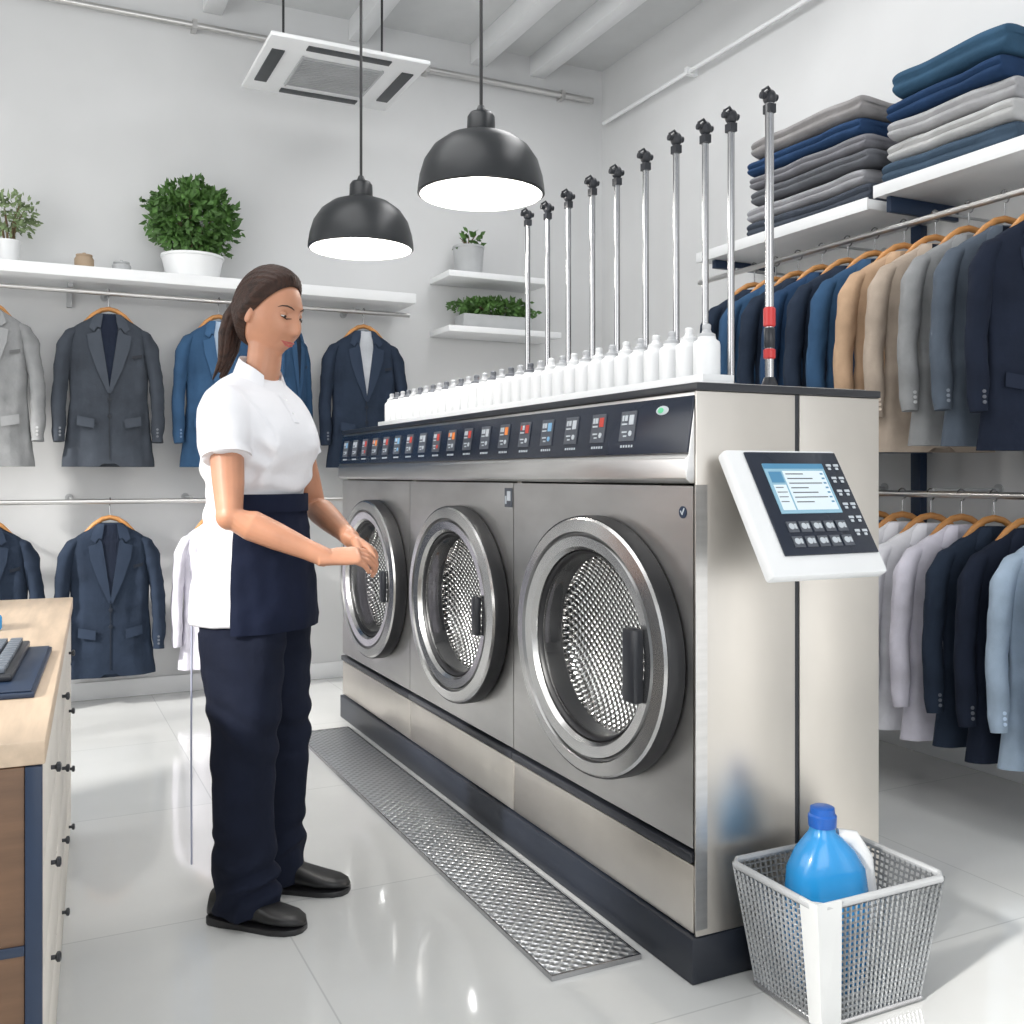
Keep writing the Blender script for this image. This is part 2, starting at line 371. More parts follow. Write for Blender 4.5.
# console
con=root("control_console","long steel control console with dark button panel across the machines","control console",(XF,Y0,1.121))
g=G()
prof=[(-.010,0),(-.022,.010),(-.022,.056),(-.016,.064),(.004,.20),(.004,.208),(DEPTH,.208),(DEPTH,0)]
g.loft([[(x,y,z) for x,z in prof] for y in(-.002,L3)])
part(con,"housing",mesh(g,"hs",'steel',35,.003))
part(con,"top_cover",B(-.003,DEPTH+.006,-.014,L3,.209,.227,'black',.003),label="black top cover edge")
part(con,"steel_top",B(.02,DEPTH-.02,.01,L3-.02,.2275,.2305,'steel',.001),label="brushed steel worktop")
g=G(); tl=math.hypot(.020,.136); ang=math.atan2(.020,.136)
TP=Matrix.Translation((-.0165,0,.065))@Matrix.Rotation(ang,4,'Y')
g.box(-.006,.0,-.004,L3-.012,.003,tl-.003,T=TP)
cp=part(con,"control_panel",mesh(g,"cp",'panel',35,.002),label="dark glossy control panel")
cols=['whitei','redi','whitei','bluei','redi','orange','whitei','redi','orange','redi','whitei','redi','bluei','redi','orange','redi','whitei','bluei']
for i in range(18):
    y=.25+i*(L3-.35)/17.; cc=cols[i]
    g=G(); c=.067
    g.box(-.0095,-.0065,y-.034,y+.034,c-.030,c+.044,0,TP)
    g.box(-.0110,-.0096,y-.026,y-.006,c+.010,c+.034,1,TP)
    g.box(-.0110,-.0096,y+.002,y+.014,c+.020,c+.034,2,TP).box(-.0110,-.0096,y+.018,y+.026,c+.020,c+.034,2 if i%2 else 1,TP)
    g.box(-.0110,-.0096,y+.002,y+.026,c+.010,c+.014,2,TP)
    g.lathe([(.007,0),(.007,.0018)],12,mi=2 if i%3 else 1,T=TP@Matrix.Translation((-.0095,y-.016,c-.012))@Matrix.Rotation(-pi/2,4,'Y'))
    g.box(-.0110,-.0096,y+.000,y+.022,c-.010,c-.006,2,TP).box(-.0110,-.0096,y+.000,y+.014,c-.020,c-.016,2,TP)
    part(cp,"button",mesh(g,"bt",['key',cc,'whitei']))
    g=G()
    for q in range(5): g.box(-.0075,-.0062,y-.028+q*.012,y-.022+q*.012,c-.046,c-.040,0,TP)
    part(cp,"printed_mark",mesh(g,"pm",'whitei'),label="small white printed marks")
g=G().ball((0,0,0),(.001,.026,.011),8,T=TP@Matrix.Translation((-.0075,.11,.105))); 
lg=part(cp,"emblem",mesh(g,"lg",'whitei'),label="small oval white and green emblem")
part(lg,"emblem_mark",mesh(G().ball((0,0,0),(.001,.012,.007),8,T=TP@Matrix.Translation((-.009,.115,.105))),"lg2",'green'))
# side touch panel
tb=root("touch_panel","white wedge-shaped control panel with lit screen on machine side","control panel",(1.555,1.705,1.057),rot=(-math.radians(31.6),0,0))
part(tb,"casing",mesh(G().box(-.170,.152,-.012,.020,-.158,.158),"cs",'wplastic',35,.008),label="white plastic casing")
g=G(); 
g.loft([[(-.13,.0205,-.13),(.12,.0205,-.13),(.12,.0205,.13),(-.13,.0205,.13)],[(-.08,.055,-.0),(.08,.055,-.0),(.08,.055,.14),(-.08,.055,.14)]])
part(tb,"mount",mesh(g,"mt",'greypot',35,.004),label="grey mounting bracket")
bz=part(tb,"bezel",mesh(G().box(-.122,.143,-.017,-.0125,-.112,.148),"bz",'panel',35,.002),label="dark glossy bezel")
g=G().box(-.088,.085,-.0195,-.0175,-.012,.115).box(-.088,.085,-.0202,-.0196,.102,.115,1).box(-.080,-.045,-.0202,-.0196,.066,.094,1)
g.box(-.040,.078,-.0202,-.0196,-.004,.096,2).box(-.080,-.045,-.0202,-.0196,-.004,.060,2)
for r_ in range(7):
    z=.088-r_*.012
    g.box(-.034,-.034+.05+.045*((r_*7)%3)/2,-.0206,-.0203,z-.0015,z+.001,3)
    g.box(.066,.074,-.0206,-.0203,z-.002,z+.002,1)
    if r_<4: g.box(-.077,-.055+.006*((r_*5)%3)/2,-.0206,-.0203,z-.036,z-.034,3)
part(bz,"screen",mesh(g,"sc",['screen','screenhd','screenbox','key']),label="lit blue touch screen")
g=G()
for r_ in range(6):
    for c_ in range(2):
        x=.098+c_*.022; z=.112-r_*.034
        g.box(x,x+.014,-.0190,-.0175,z-.003,z+.003); g.box(x+.002,x+.010,-.0190,-.0175,z-.012,z-.006)
part(bz,"keypad",mesh(g,"kp",'whitei'),label="column of small light keys")
for i in range(10):
    x=-.088+(i%5)*.035; z=-.032-(i//5)*.036
    g=G().box(x,x+.028,-.0195,-.0175,z-.026,z+.0)
    g.lathe([(.0075,0),(.0075,.001)],12,mi=1,T=Matrix.Translation((x+.011,-.0196,z-.012))@Matrix.Rotation(pi/2,4,'X'))
    g.box(x+.019,x+.025,-.0206,-.0197,z-.018,z-.006,1)
    part(bz,"button",mesh(g,"bt",['key','whitei'],35))
# ------------------------------------------------------------------ things on the machine
ZT=1.3520
tray=root("bottle_tray","long white tray under the row of bottles","tray",(1.45,1.88,ZT))
g=G().box(-.045,.045,0,2.36,0,.006).box(-.045,-.041,0,2.36,.006,.022).box(.041,.045,0,2.36,.006,.022).box(-.041,.041,0,.004,.006,.022).box(-.041,.041,2.356,2.36,.006,.022)
part(tray,"body",mesh(g,"tr",'white',35,.001))
bb=mesh(G().lathe([(.024,0),(.031,.003),(.032,.01),(.032,.088),(.030,.096),(.022,.102),(.021,.108)],20),"bottle_body",'wplastic',40)
def capm(m):return mesh(G().lathe([(.0205,.1085),(.0205,.114),(.012,.118),(.009,.126),(.010,.128),(.010,.136),(.006,.139)],14),"cap",m,40)
bc=capm('capgrey'); bd=capm('capdark'); bw=capm('wplastic')
for i in range(33):
    r=root("squeeze_bottle","white plastic bottle with small cap standing on the machine top","bottle",(1.45,1.925+i*.0705,ZT+.0065),rz=random.uniform(-.5,.5),group="white bottles on the machine top")
    part(r,"body",bb); part(r,"cap",(bw if i%2 else bc) if i<12 else (bd if i%2 else bc))
for i,y in enumerate([1.95,2.10,2.21,2.345,2.50,2.66,2.81,2.97,3.12,3.275]):
    r=root("garment_pole","upright chrome pole with black clamp hook at the top","pole",(1.66,y,ZT),group="row of chrome poles on the machine top")
    H=.735+random.uniform(-.012,.012)
    part(r,"rod",mesh(G().tube([(0,0,.0),(0,0,H-.01)],.0090 if i else .011,12),"rd",'chrome'))
    part(r,"base_collar",mesh(G().lathe([(.020,0),(.020,.012),(.013,.03)],16),"bc",'black'))
    g=G().ball((0,0,H),(.017,.017,.020),10).tube([(-.026,0,H+.002),(.022,0,H+.002)],.009,10).box(-.010,.010,-.013,.013,H-.040,H-.018)
    g.tube([(.0,-.01,H+.006),(-.014,-.01,H+.020),(-.028,-.008,H+.010),(-.026,-.005,H-.008)],.004,8)
    part(r,"clamp",mesh(g,"cl",'black'))
    if i==0:
        part(r,"grip",mesh(G().lathe([(.0115,.155),(.015,.158),(.015,.200),(.0115,.204)],16).lathe([(.0115,.075),(.015,.078),(.015,.098),(.0115,.101)],16),"gp",'red',40),label="red grip sleeve")
        part(r,"label_band",mesh(G().lathe([(.0115,.102),(.0135,.105),(.0135,.150),(.0115,.153)],16),"lb",'black',40),label="black middle sleeve")
# ------------------------------------------------------------------ walkway mat
mt=root("walkway_plate","dimpled steel walkway plate lying on the floor along the machines","floor mat",(1.185,3.17,0))
part(mt,"plate",B(-.115,.115,-1.18,1.18,.0,.010,'matdots',.002))
g=G().box(-.120,-.1155,-1.187,1.187,0,.012).box(.1155,.120,-1.187,1.187,0,.012).box(-.1155,.1155,-1.187,-1.1805,0,.012).box(-.1155,.1155,1.1805,1.187,0,.012)
part(mt,"edge_frame",mesh(g,"ef",'chrome'))
# ------------------------------------------------------------------ basket + jug
bk=root("wire_basket","grey metal mesh laundry basket with white corner panel on the floor","basket",(1.60,1.665,0))
def quadgrid(p00,p10,p11,p01,nu,nv):
    p=[V(q) for q in(p00,p10,p11,p01)]; vs=[]; fs=[]
    for j in range(nv+1):
        for i in range(nu+1):
            u=i/nu; v=j/nv; vs.append(p[0]*(1-u)*(1-v)+p[1]*u*(1-v)+p[2]*u*v+p[3]*(1-u)*v)
    for j in range(nv):
        for i in range(nu):
            a=j*(nu+1)+i; fs.append((a,a+1,a+nu+2,a+nu+1))
    return vs,fs
bt=[(-.135,-.105),(.14,-.105),(.14,.10),(-.135,.10)]; rm=[(-.175,-.135),(.18,-.135),(.18,.13),(-.175,.13)]
zb,zr=.012,.275
g=G()
for k in range(4):
    a,b=bt[k],bt[(k+1)%4]; c,d=rm[(k+1)%4],rm[k]
    nu=24 if k%2==0 else 18
    g.add(*quadgrid((*a,zb),(*b,zb),(*c,zr),(*d,zr),nu,20))
g.add(*quadgrid((*bt[0],zb),(*bt[1],zb),(*bt[2],zb),(*bt[3],zb),20,14))
me=mesh(g,"bm",'chrome',0); o=link(bpy.data.objects.new("tmp",me))
md=o.modifiers.new("w",'WIREFRAME'); md.thickness=.0076; md.use_even_offset=False
me=bake(o); me.materials.clear(); me.materials.append(mat("basket_wire",(.34,.35,.36),.30,.85,vary=.2))
part(bk,"mesh_body",me,label="square wire mesh sides and bottom")
part(bk,"rim",mesh(G().tube([(*p,zr) for p in [(-.16,-.14),(.165,-.14),(.185,-.12),(.185,.115),(.165,.135),(-.16,.135),(-.18,.115),(-.18,-.12)]],.008,10,closed=True),"rm",'greypot'),label="thick rolled rim")
part(bk,"foot_rim",mesh(G().tube([(*p,.010) for p in bt],.007,8,closed=True),"rm",'chrome'))
g=G()
g.loft([[(-.147,-.117,.012),(-.095,-.117,.012),(-.095,-.112,.012),(-.142,-.112,.012)],[(-.187,-.147,.285),(-.125,-.150,.285),(-.125,-.143,.285),(-.182,-.142,.285)]])
g.loft([[(-.147,-.117,.012),(-.147,-.080,.012),(-.142,-.080,.012),(-.142,-.112,.012)],[(-.187,-.147,.285),(-.187,-.095,.285),(-.182,-.095,.285),(-.182,-.142,.285)]])
part(bk,"corner_panel",mesh(g,"cpn",'offwhite',35),label="off-white plastic corner panel")
jg=root("detergent_jug","blue plastic detergent bottle with dark blue cap standing in the basket","bottle",(1.590,1.68,.016),rz=-.2)
rings=[]
for z,a,b,cx in [(0,.075,.055,0),(.01,.088,.062,0),(.12,.094,.065,0),(.21,.092,.063,0),(.26,.086,.060,-.002),(.30,.064,.048,-.005),(.328,.038,.034,-.008),(.338,.028,.028,-.01),(.350,.025,.025,-.01)]:
    rings.append([(cx+a*math.copysign(abs(math.cos(t))**.8,math.cos(t)),b*math.copysign(abs(math.sin(t))**.8,math.sin(t)),z) for t in [2*pi*j/40 for j in range(40)]])
part(jg,"body",mesh(G().loft(rings),"jb",'bluep',50))
part(jg,"cap",mesh(G().lathe([(.030,.351),(.031,.375),(.027,.379),(.026,.392),(.02,.395)],24,c=(-.01,0,0)),"jc",'bluecap',40),label="dark blue screw cap")
part(jg,"handle",mesh(G().tube([(.025,0,.325),(.065,0,.318),(.098,0,.27),(.108,0,.20),(.100,0,.12),(.09,0,.08)],[(.010,.018)]*6,12,ref=(0,1,0)),"jh",'wplastic',60),label="white grip handle")
# ------------------------------------------------------------------ desk
dk=root("desk","light wood topped counter desk with cream drawers and walnut end","desk",(.027,1.62,0),rz=-math.radians(3.4))
DL=1.87
part(dk,"desktop",B(-.75,0.0,0,DL,.715,.75,'wood_l',.003),label="light oak top")
part(dk,"carcass",B(-.72,-.026,.015,DL-.015,.03,.714,'cream'))
part(dk,"end_panel",B(-.72,-.0275,.0,.0145,.03,.714,'wood_d',.002),label="dark walnut end panel")
part(dk,"end_rail",B(-.72,-.0275,-.004,-.0005,.44,.455,'navytrim',.001))
part(dk,"corner_post",B(-.027,-.004,-.004,.0145,.0,.714,'navytrim',.002),label="navy blue corner post")
part(dk,"base_plinth",B(-.70,-.06,.03,DL-.03,0,.029,'black'))
for c_ in range(3):
    for r_ in range(4):
        y0=.018+c_*.613; z0=.04+r_*.168
        d=part(dk,"drawer",B(-.0255,-.005,y0+.003,y0+.607,z0+.003,z0+.162,'cream',.003),label="cream painted drawer front")
        part(d,"knob",mesh(G().lathe([(.004,0),(.004,.007),(.009,.010),(.009,.015),(.005,.017)],14,T=Matrix.Translation((-.0048,y0+.305,z0+.08))@Matrix.Rotation(pi/2,4,'Y')),"kn",'black'),label="small black round knob")
R34=-math.radians(3.4)
pad=root("desk_pad","thin dark blue notebook pad lying on the desktop","notebook",(-.125,2.20,.7505),rz=R34-.02)
part(pad,"cover",B(-.16,.16,-.25,.25,0,.010,'navytrim',.002))
part(pad,"pages",B(-.155,.155,-.245,.245,.0105,.013,'navytrim',.001))
kb=root("keyboard","black computer keyboard with grey keys lying on the pad","keyboard",(-.085,2.24,.764),rz=R34-.02)
part(kb,"body",B(-.08,.08,-.20,.20,0,.014,'black',.004))
M['keyc']=mat("keycap_grey",(.13,.15,.18),.4,vary=.05)
g=G()
for i in range(5):
    for j in range(13): g.box(-.072+i*.029,-.049+i*.029,-.190+j*.029,-.167+j*.029,.0145,.024)
part(kb,"keycaps",mesh(g,"kc",'keyc',35,.0015))
cup=root("desk_caddy","small blue desk caddy standing on the desktop","desk caddy",(-.13,2.85,.7505),rz=.2)
part(cup,"body",mesh(G().box(-.07,.07,-.06,.06,0,.04),"cb",'bluep',35,.008))
part(cup,"insert",mesh(G().box(-.055,.055,-.045,.045,.0405,.052),"ci",'whitei',35,.003),label="white insert")
# ------------------------------------------------------------------ jackets
TAB=[(0,.060,.040),(-.02,.085,.044),(-.045,.130,.048),(-.070,.168,.052),(-.10,.188,.056),(-.18,.196,.060),(-.30,.188,.062),(-.42,.182,.060),(-.55,.197,.062),(-.745,.222,.064)]
def itab(z):
    for a,b in zip(TAB,TAB[1:]):
        if z>=b[0]:
            t=(a[0]-z)/(a[0]-b[0]); return a[1]+(b[1]-a[1])*t, a[2]+(b[2]-a[2])*t
    return TAB[-1][1:]
def fy(x,z):
    w,d=itab(z); q=min(abs(x/w),.97); return -d*(1-q**2.4)**(1/2.4)
def conform(poly,off,thick=.004,cuts=3):
    bm=bmesh.new(); f=bm.faces.new([bm.verts.new((x,0,z)) for x,z in poly])
    bmesh.ops.triangulate(bm,faces=bm.faces); bmesh.ops.subdivide_edges(bm,edges=bm.edges,cuts=cuts,use_grid_fill=True)
    vs=[]; idx={}
    for v in bm.verts:
        idx[v]=len(vs); vs.append((v.co.x,fy(v.co.x,v.co.z)-off-thick,v.co.z))
    n=len(vs); back=[(x,y+thick,z) for x,y,z in vs]
    fs=[tuple(idx[v] for v in f.verts) for f in bm.faces]
    fb=[tuple(n+i for i in f[::-1]) for f in fs]
    for e in bm.edges:
        if len(e.link_faces)==1:
            a,b=idx[e.verts[0]],idx[e.verts[1]]; fb.append((a,b,n+b,n+a))
    bm.free(); return vs+back,fs+fb
JM={}
def jacket_meshes():
    rings=[]; n=72
    for i in range(50):
        z=-.745*i/49.; w,d=itab(z); r=[]
        for j in range(n):
            a=2*pi*j/n; c,s=math.cos(a),math.sin(a)
            x=w*math.copysign(abs(c)**(2/2.4),c); y=d*math.copysign(abs(s)**(2/2.4),s)
            k=min(1,max(0,(abs(x)-.07)/.06)); k=max(k,1 if y>0 else 0)
            q=(noise.noise(V((x*22,y*8,z*3.5+3)))*.020+noise.noise(V((x*9,y*5,z*15)))*.009)*k*min(1,-z*4)
            zz=z
            if i==49 and y<0: zz=z+.035*max(0,1-abs(x)/.05)
            r.append((x*(1+q*2),y-q,zz))
        rings.append(r)
    JM['body']=mesh(G().loft(rings),"jk_body",'shirt',60)
    for s,nm in((1,'sr'),(-1,'sl')):
        pts=[(s*.140,0,-.080),(s*.175,-.002,-.105),(s*.203,-.004,-.17),(s*.222,-.010,-.30),(s*.232,-.020,-.42),(s*.234,-.032,-.54),(s*.232,-.040,-.625)]
        ra=[(.020,.030),(.032,.044),(.040,.048),(.036,.046),(.034,.042),(.032,.038),(.030,.034)]
        nn=28; seq=[]
        for a in range(len(pts)-1):
            for q in range(7):
                t=q/7; seq.append((V(pts[a]).lerp(V(pts[a+1]),t),ra[a][0]*(1-t)+ra[a+1][0]*t,ra[a][1]*(1-t)+ra[a+1][1]*t))
        seq.append((V(pts[-1]),*ra[-1]))
        gt=G().tube([p for p,_,_ in seq],[(u,v) for _,u,v in seq],nn,ref=(1,0,0))
        for i in range(len(gt.v)):
            ri=i//nn; c=seq[min(ri,len(seq)-1)][0]; d=(gt.v[i]-c)
            k=min(1,ri/8); w_=noise.noise(V((d.x*22+s*3,d.y*22,c.z*11)))*.008+noise.noise(V((d.x*8,d.y*8+s,c.z*26)))*.005
            gt.v[i]=gt.v[i]+d.normalized()*w_*k
        JM[nm]=mesh(gt,"jk_sleeve",'shirt',60)
        m=lambda P:[(s*x,z) for x,z in P]
        JM['l'+nm]=mesh(G().add(*conform(m([(.052,-.075),(.066,-.098),(.104,-.108),(.096,-.17),(.058,-.28),(.010,-.385),(-.004,-.39),(.012,-.28),(.030,-.16),(.040,-.09)]),.005)),"jk_lapel",'shirt',40)
        JM['c'+nm]=mesh(G().add(*conform(m([(.030,-.002),(.058,-.004),(.080,-.03),(.094,-.075),(.072,-.093),(.056,-.070),(.042,-.075),(.034,-.04)]),.007)),"jk_collar",'shirt',40)
        JM['p'+nm]=mesh(G().add(*conform(m([(.070,-.515),(.150,-.500),(.152,-.545),(.072,-.560)]),.010,.004,4)),"jk_pocket",'shirt',40)
        g=G()
        for q in range(3): g.lathe([(.006,0),(.006,.004)],10,T=Matrix.Translation((s*.228,-.074+.002*q,-.595+q*.017))@Matrix.Rotation(pi/2,4,'X'))
        JM['b'+nm]=mesh(g,"jk_cuffb",'key')
    JM['chest']=mesh(G().add(*conform([(.108,-.205),(.155,-.195),(.156,-.210),(.109,-.220)],.009,.003,3)),"jk_chest",'shirt',40)
    JM['inner']=mesh(G().add(*conform([(-.038,-.002),(0,-.006),(.038,-.002),(.040,-.12),(.022,-.26),(0,-.38),(-.022,-.26),(-.040,-.12)],.002,.001,3)),"jk_inner",'shirt',40)
    JM['line']=mesh(G().add(*conform([(-.0035,-.385),(.0015,-.385),(.0015,-.71),(-.0035,-.71)],.0015,.002,4)),"jk_line",'shirt',40)
    g=G().lathe([(.010,0),(.010,.004),(.007,.005)],14,T=Matrix.Rotation(pi/2,4,'X')); JM['btn']=mesh(g,"jk_btn",'key')
    g=G(); g.tube([(-.150,0,-.080),(-.11,0,-.042),(-.075,0,-.006),(-.035,0,.020),(0,0,.028),(.035,0,.020),(.075,0,-.006),(.11,0,-.042),(.150,0,-.080)],[(.007,.008),(.010,.014)]+[(.012,.017)]*5+[(.010,.014),(.007,.008)],10); JM['hw']=mesh(g,"hanger_arm",'hangerw',60)
    for nm,dx in(('hkx',(1,0)),('hky',(0,1))):
        pts=[(0,0,.03),(0,0,.080)]
        rr=.021; cz=.104
        for q in range(10):
            a=math.radians(-90+ q*27); pts.append((rr*math.cos(a)*dx[0],rr*math.cos(a)*dx[1],cz+rr*math.sin(a)))
        JM[nm]=mesh(G().tube(pts,.0028,8,ref=(dx[1],dx[0],0)),"hook",'chrome',60)
jacket_meshes()
fabc={}
def fab(col):
    if col not in fabc:
        d=tuple(c*.55 for c in col)
        fabc[col]=(mat("suit_cloth",col,.9,bump=.4,bscale=30,vary=.15,vscale=9,bdist=.008,spec=.2),mat("suit_cloth_lapel",tuple(min(1,c*1.25) for c in col),.88,bump=.2,bscale=60,vary=.08,spec=.25),mat("suit_seam",d,.9,vary=.1))
    return fabc[col]
mc={}
def cm(key,m):
    k=(key,m.name)
    if k not in mc:
        me=JM[key].copy(); me.materials.clear(); me.materials.append(m); mc[k]=me
    return mc[k]
def jacket(x,y,z,col,inner,label,group,rz=0,hook='hky',s=(1,1,1),kind='suit_jacket',cat='jacket',shirt=False):
    f,l,e=fab(col); fi=fab(inner)[0]
    r=root(kind,label,cat,(x,y,z),rz=rz,group=group); r.scale=s
    part(r,"body",cm('body',f))
    for q in('sr','sl'):
        sl=part(r,"sleeve",cm(q,f)); 
        if not shirt: part(sl,"cuff_buttons",cm('b'+q,fab(tuple(round(min(1,c*1.5+.1),3) for c in col))[0]))
        part(r,"collar",cm('c'+q,l))
        if not shirt:
            part(r,"lapel",cm('l'+q,l)); part(r,"pocket_flap",cm('p'+q,l))
    part(r,"front_opening",cm('line',e))
    if not shirt:
        part(r,"inner_front",cm('inner',fi),label="cloth showing in the neckline"); part(r,"breast_pocket",cm('chest',e))
        for zz in(-.42,-.50): part(r,"button",cm('btn',e),loc=(.0,fy(0,zz)-.003,zz))
    else:
        for q in range(6): part(r,"button",cm('btn',e),loc=(0,fy(0,-.08-q*.1)-.002,-.08-q*.1),scale=(.6,.6,.6))
    h=root("clothes_hanger","light wooden clothes hanger with steel hook on the rail","hanger",(x,y,z),group="wooden hangers"); 
    part(h,"arm",JM['hw'],rot=(0,0,rz),scale=(min(1,s[0]),min(1,s[1]*.9),1)); part(h,"hook",JM[hook],label="steel hook")
CH=(.046,.054,.068); NV=(.019,.029,.050); BL=(.032,.078,.155); GR=(.25,.255,.26); SL=(.085,.105,.135); TAN=(.47,.32,.21); TP_=(.40,.33,.27); LG=(.42,.44,.47)
WH=(.72,.72,.76); LB=(.36,.45,.56); DN=(.012,.017,.032); LV=(.62,.60,.68); DKB=(.020,.050,.110)
YJ=5.27
GB="jackets hanging on the wall rails"
for x,c,i_,lab,sx,rz in [(-.17,GR,WH,"light grey suit jacket hanging on the upper wall rail",.97,.0),(.37,CH,DN,"charcoal blue suit jacket with dark lining on the upper wall rail",.96,-.03),(.895,BL,LB,"blue suit jacket with pale shirt on the upper wall rail",.88,.04),(1.27,BL,NV,"bright blue suit jacket turned sideways on the wall rail",.62,.8),(1.665,NV,LG,"navy suit jacket with grey shirt at the rail end",.94,-.04)]:
    jacket(x,YJ,1.925,c,i_,lab,GB,rz=rz,hook='hky',s=(sx,1 if sx>.7 else .7,1))
for x,c,i_,lab,sh,sx in [(-.17,NV,GR,"dark navy suit jacket on the lower wall rail",False,.97),(.375,NV,DN,"navy suit jacket on a wooden hanger, lower wall rail",False,.96),(.87,LV,WH,"pale lavender dress shirt on the lower wall rail",True,.80)]:
    jacket(x,YJ,.905,c,i_,lab,GB,rz=random.uniform(-.04,.04),hook='hky',s=(sx,1,1),shirt=sh,kind='dress_shirt' if sh else 'suit_jacket',cat='shirt' if sh else 'jacket')
XJ=2.97
up=[(DN,"dark navy"),(SL,"slate blue"),(GR,"mid grey"),(TP_,"taupe"),(TAN,"tan"),(BL,"blue"),(NV,"navy"),(DKB,"deep blue"),(NV,"navy"),(BL,"blue"),(NV,"navy")]
for i,(c,nm) in enumerate(up):
    jacket(XJ,2.16+i*.143,1.975,c,DN if i%2 else c,nm+" suit jacket on the upper side rail","suit jackets on the upper side rail",rz=-.34+random.uniform(-.06,.06),hook='hkx',s=(1.04,.70,1+random.uniform(-.02,.02)))
lo=[(LB,"light blue",1),(LB,"pale blue grey",0),(DN,"black navy",0),(NV,"navy",0),(LV,"pale lavender",1),(WH,"white",1),(WH,"white",1),(BL,"blue",0),(NV,"navy",0),(GR,"grey",0),(LV,"lavender",1),(NV,"navy",0)]
for i,(c,nm,sh) in enumerate(lo):
    jacket(XJ,1.95+i*.132,.965,c,c,nm+(" dress shirt" if sh else " suit jacket")+" on the lower side rail","clothes on the lower side rail",rz=-.32+random.uniform(-.06,.06),hook='hkx',s=(1.02,.66,1+random.uniform(-.02,.02)),shirt=bool(sh),kind='dress_shirt' if sh else 'suit_jacket',cat='shirt' if sh else 'jacket')
def rail(p0,p1,wall,n,label):
    r=root("clothes_rail",label,"clothes rail",(0,0,0))
    part(r,"bar",mesh(G().tube([p0,p1],.012,14),"rb",'steel'))
    for i in range(n):
        q=V(p0).lerp(V(p1),(i+.5)/n)
        e=V((q.x,YB,q.z)) if wall=='b' else V((XR,q.y,q.z))
        g=G().tube([q+V((0,0,.016)),V((e.x,e.y,q.z+.016))],.006,8)
        g.lathe([(.02,0),(.02,.006)],14,T=Matrix.Translation((e.x,e.y,q.z+.016))@(Matrix.Rotation(pi/2,4,'X') if wall=='b' else Matrix.Rotation(-pi/2,4,'Y')))
        part(r,"bracket",mesh(g,"br",'greypot'))
rail((-1.2,YJ,2.03),(1.93,YJ,2.03),'b',5,"grey metal clothes rail under the wall shelf")
rail((-1.2,YJ,1.01),(1.60,YJ,1.01),'b',5,"grey metal lower clothes rail on the wall")
rail((XJ,1.2,2.08),(XJ,4.0,2.08),'r',5,"steel clothes rail under the side shelves")
rail((XJ,1.2,1.07),(XJ,4.0,1.07),'r',5,"steel lower clothes rail on the side wall")
up_=root("wall_upright","dark metal shelf upright fixed on the side wall","bracket",(XR-.02,2.96,0))
part(up_,"post",B(-.02,.019,-.025,.025,.1,2.16,'navytrim',.002)); 
# shelves
sh=root("wall_shelf","long white floating wall shelf above the clothes rail","shelf",(0,0,2.080)); part(sh,"board",B(-1.2,1.93,5.16,5.499,0,.055,'white',.004))
for x in(-.9,.2,1.2): part(sh,"bracket",mesh(G().box(x-.012,x+.012,5.33,5.499,-.02,-.0005).box(x-.012,x+.012,5.47,5.499,-.10,-.021),"sb",'greypot'))
sh=root("wall_shelf","white shelf with folded clothes above the side rail","shelf",(0,0,2.20)); part(sh,"board",B(2.92,XR-.001,1.4,2.83,0,.04,'white',.004)); part(sh,"edge_strip",B(2.912,2.9195,1.4,2.83,-.004,.044,'white',.001))
part(sh,"bracket",B(2.95,XR-.002,2.78,2.80,-.06,-.0005,'navytrim',.002),label="dark metal bracket")
sh=root("wall_shelf","white shelf carrying a pile of folded clothes","shelf",(0,0,2.165)); part(sh,"board",B(2.92,XR-.001,2.86,3.95,0,.04,'white',.004)); part(sh,"edge_strip",B(2.912,2.9195,2.86,3.95,-.004,.044,'white',.001))
part(sh,"bracket",B(2.95,XR-.002,3.85,3.875,-.04,-.0005,'navytrim',.002),label="dark metal bracket")
for z,x1 in((2.26,2.78),(1.95,2.86)):
    sh=root("corner_shelf","small white floating shelf holding plants near the room corner","shelf",(0,0,z)); part(sh,"board",B(2.14,x1,5.20,5.499,0,.035,'white',.004))
# folded clothes
def folded(x,y,z,sx,sy,h,col,label,rz):
    r=root("folded_garment",label,"folded clothes",(x,y,z),rz=rz,group="folded clothes on the side shelf")
    f=fab(col)[0]; g=G(); ny=26; n=40; rings=[]
    for i in range(ny+1):
        u=-1+2*i/ny; yy=sy/2*math.copysign(abs(math.sin(u*pi/2))**.5,u); e=max(.25,(1-abs(u)**9))
        hh=h*.5*e; cz=h/2; ring=[]
        for j in range(n):
            a=2*pi*j/n; c,s=math.cos(a),math.sin(a)
            px=sx/2*(.95+.05*e)*math.copysign(abs(c)**.25,c); pz=hh*math.copysign(abs(s)**.7,s)
            if abs(c)>.9: px-=math.copysign(.012*math.exp(-(pz/(h*.10))**2),c)
            w=noise.noise(V((px*7+x*5+z*31,yy*7,z*20)))
            ring.append((px+w*.016,yy+w*.014,cz+pz+.010*noise.noise(V((px*6+3,yy*6,z*31)))*(1 if s>0 else .3)))
        rings.append(ring)
    g.loft(rings)
    part(r,"cloth",mesh(g,"fc",f,75))
zz=2.2405
for i,(c,h,nm) in enumerate([((.05,.08,.12),.085,"slate blue"),((.44,.44,.44),.075,"pale grey"),((.36,.36,.37),.080,"grey"),((.015,.04,.10),.080,"navy"),((.03,.075,.13),.100,"denim blue")]):
    folded(3.12,2.53+random.uniform(-.015,.015),zz,.36,.56-.014*i,h,c,nm+" folded garment in the nearer pile",random.uniform(-.06,.06)); zz+=h
zz=2.2055
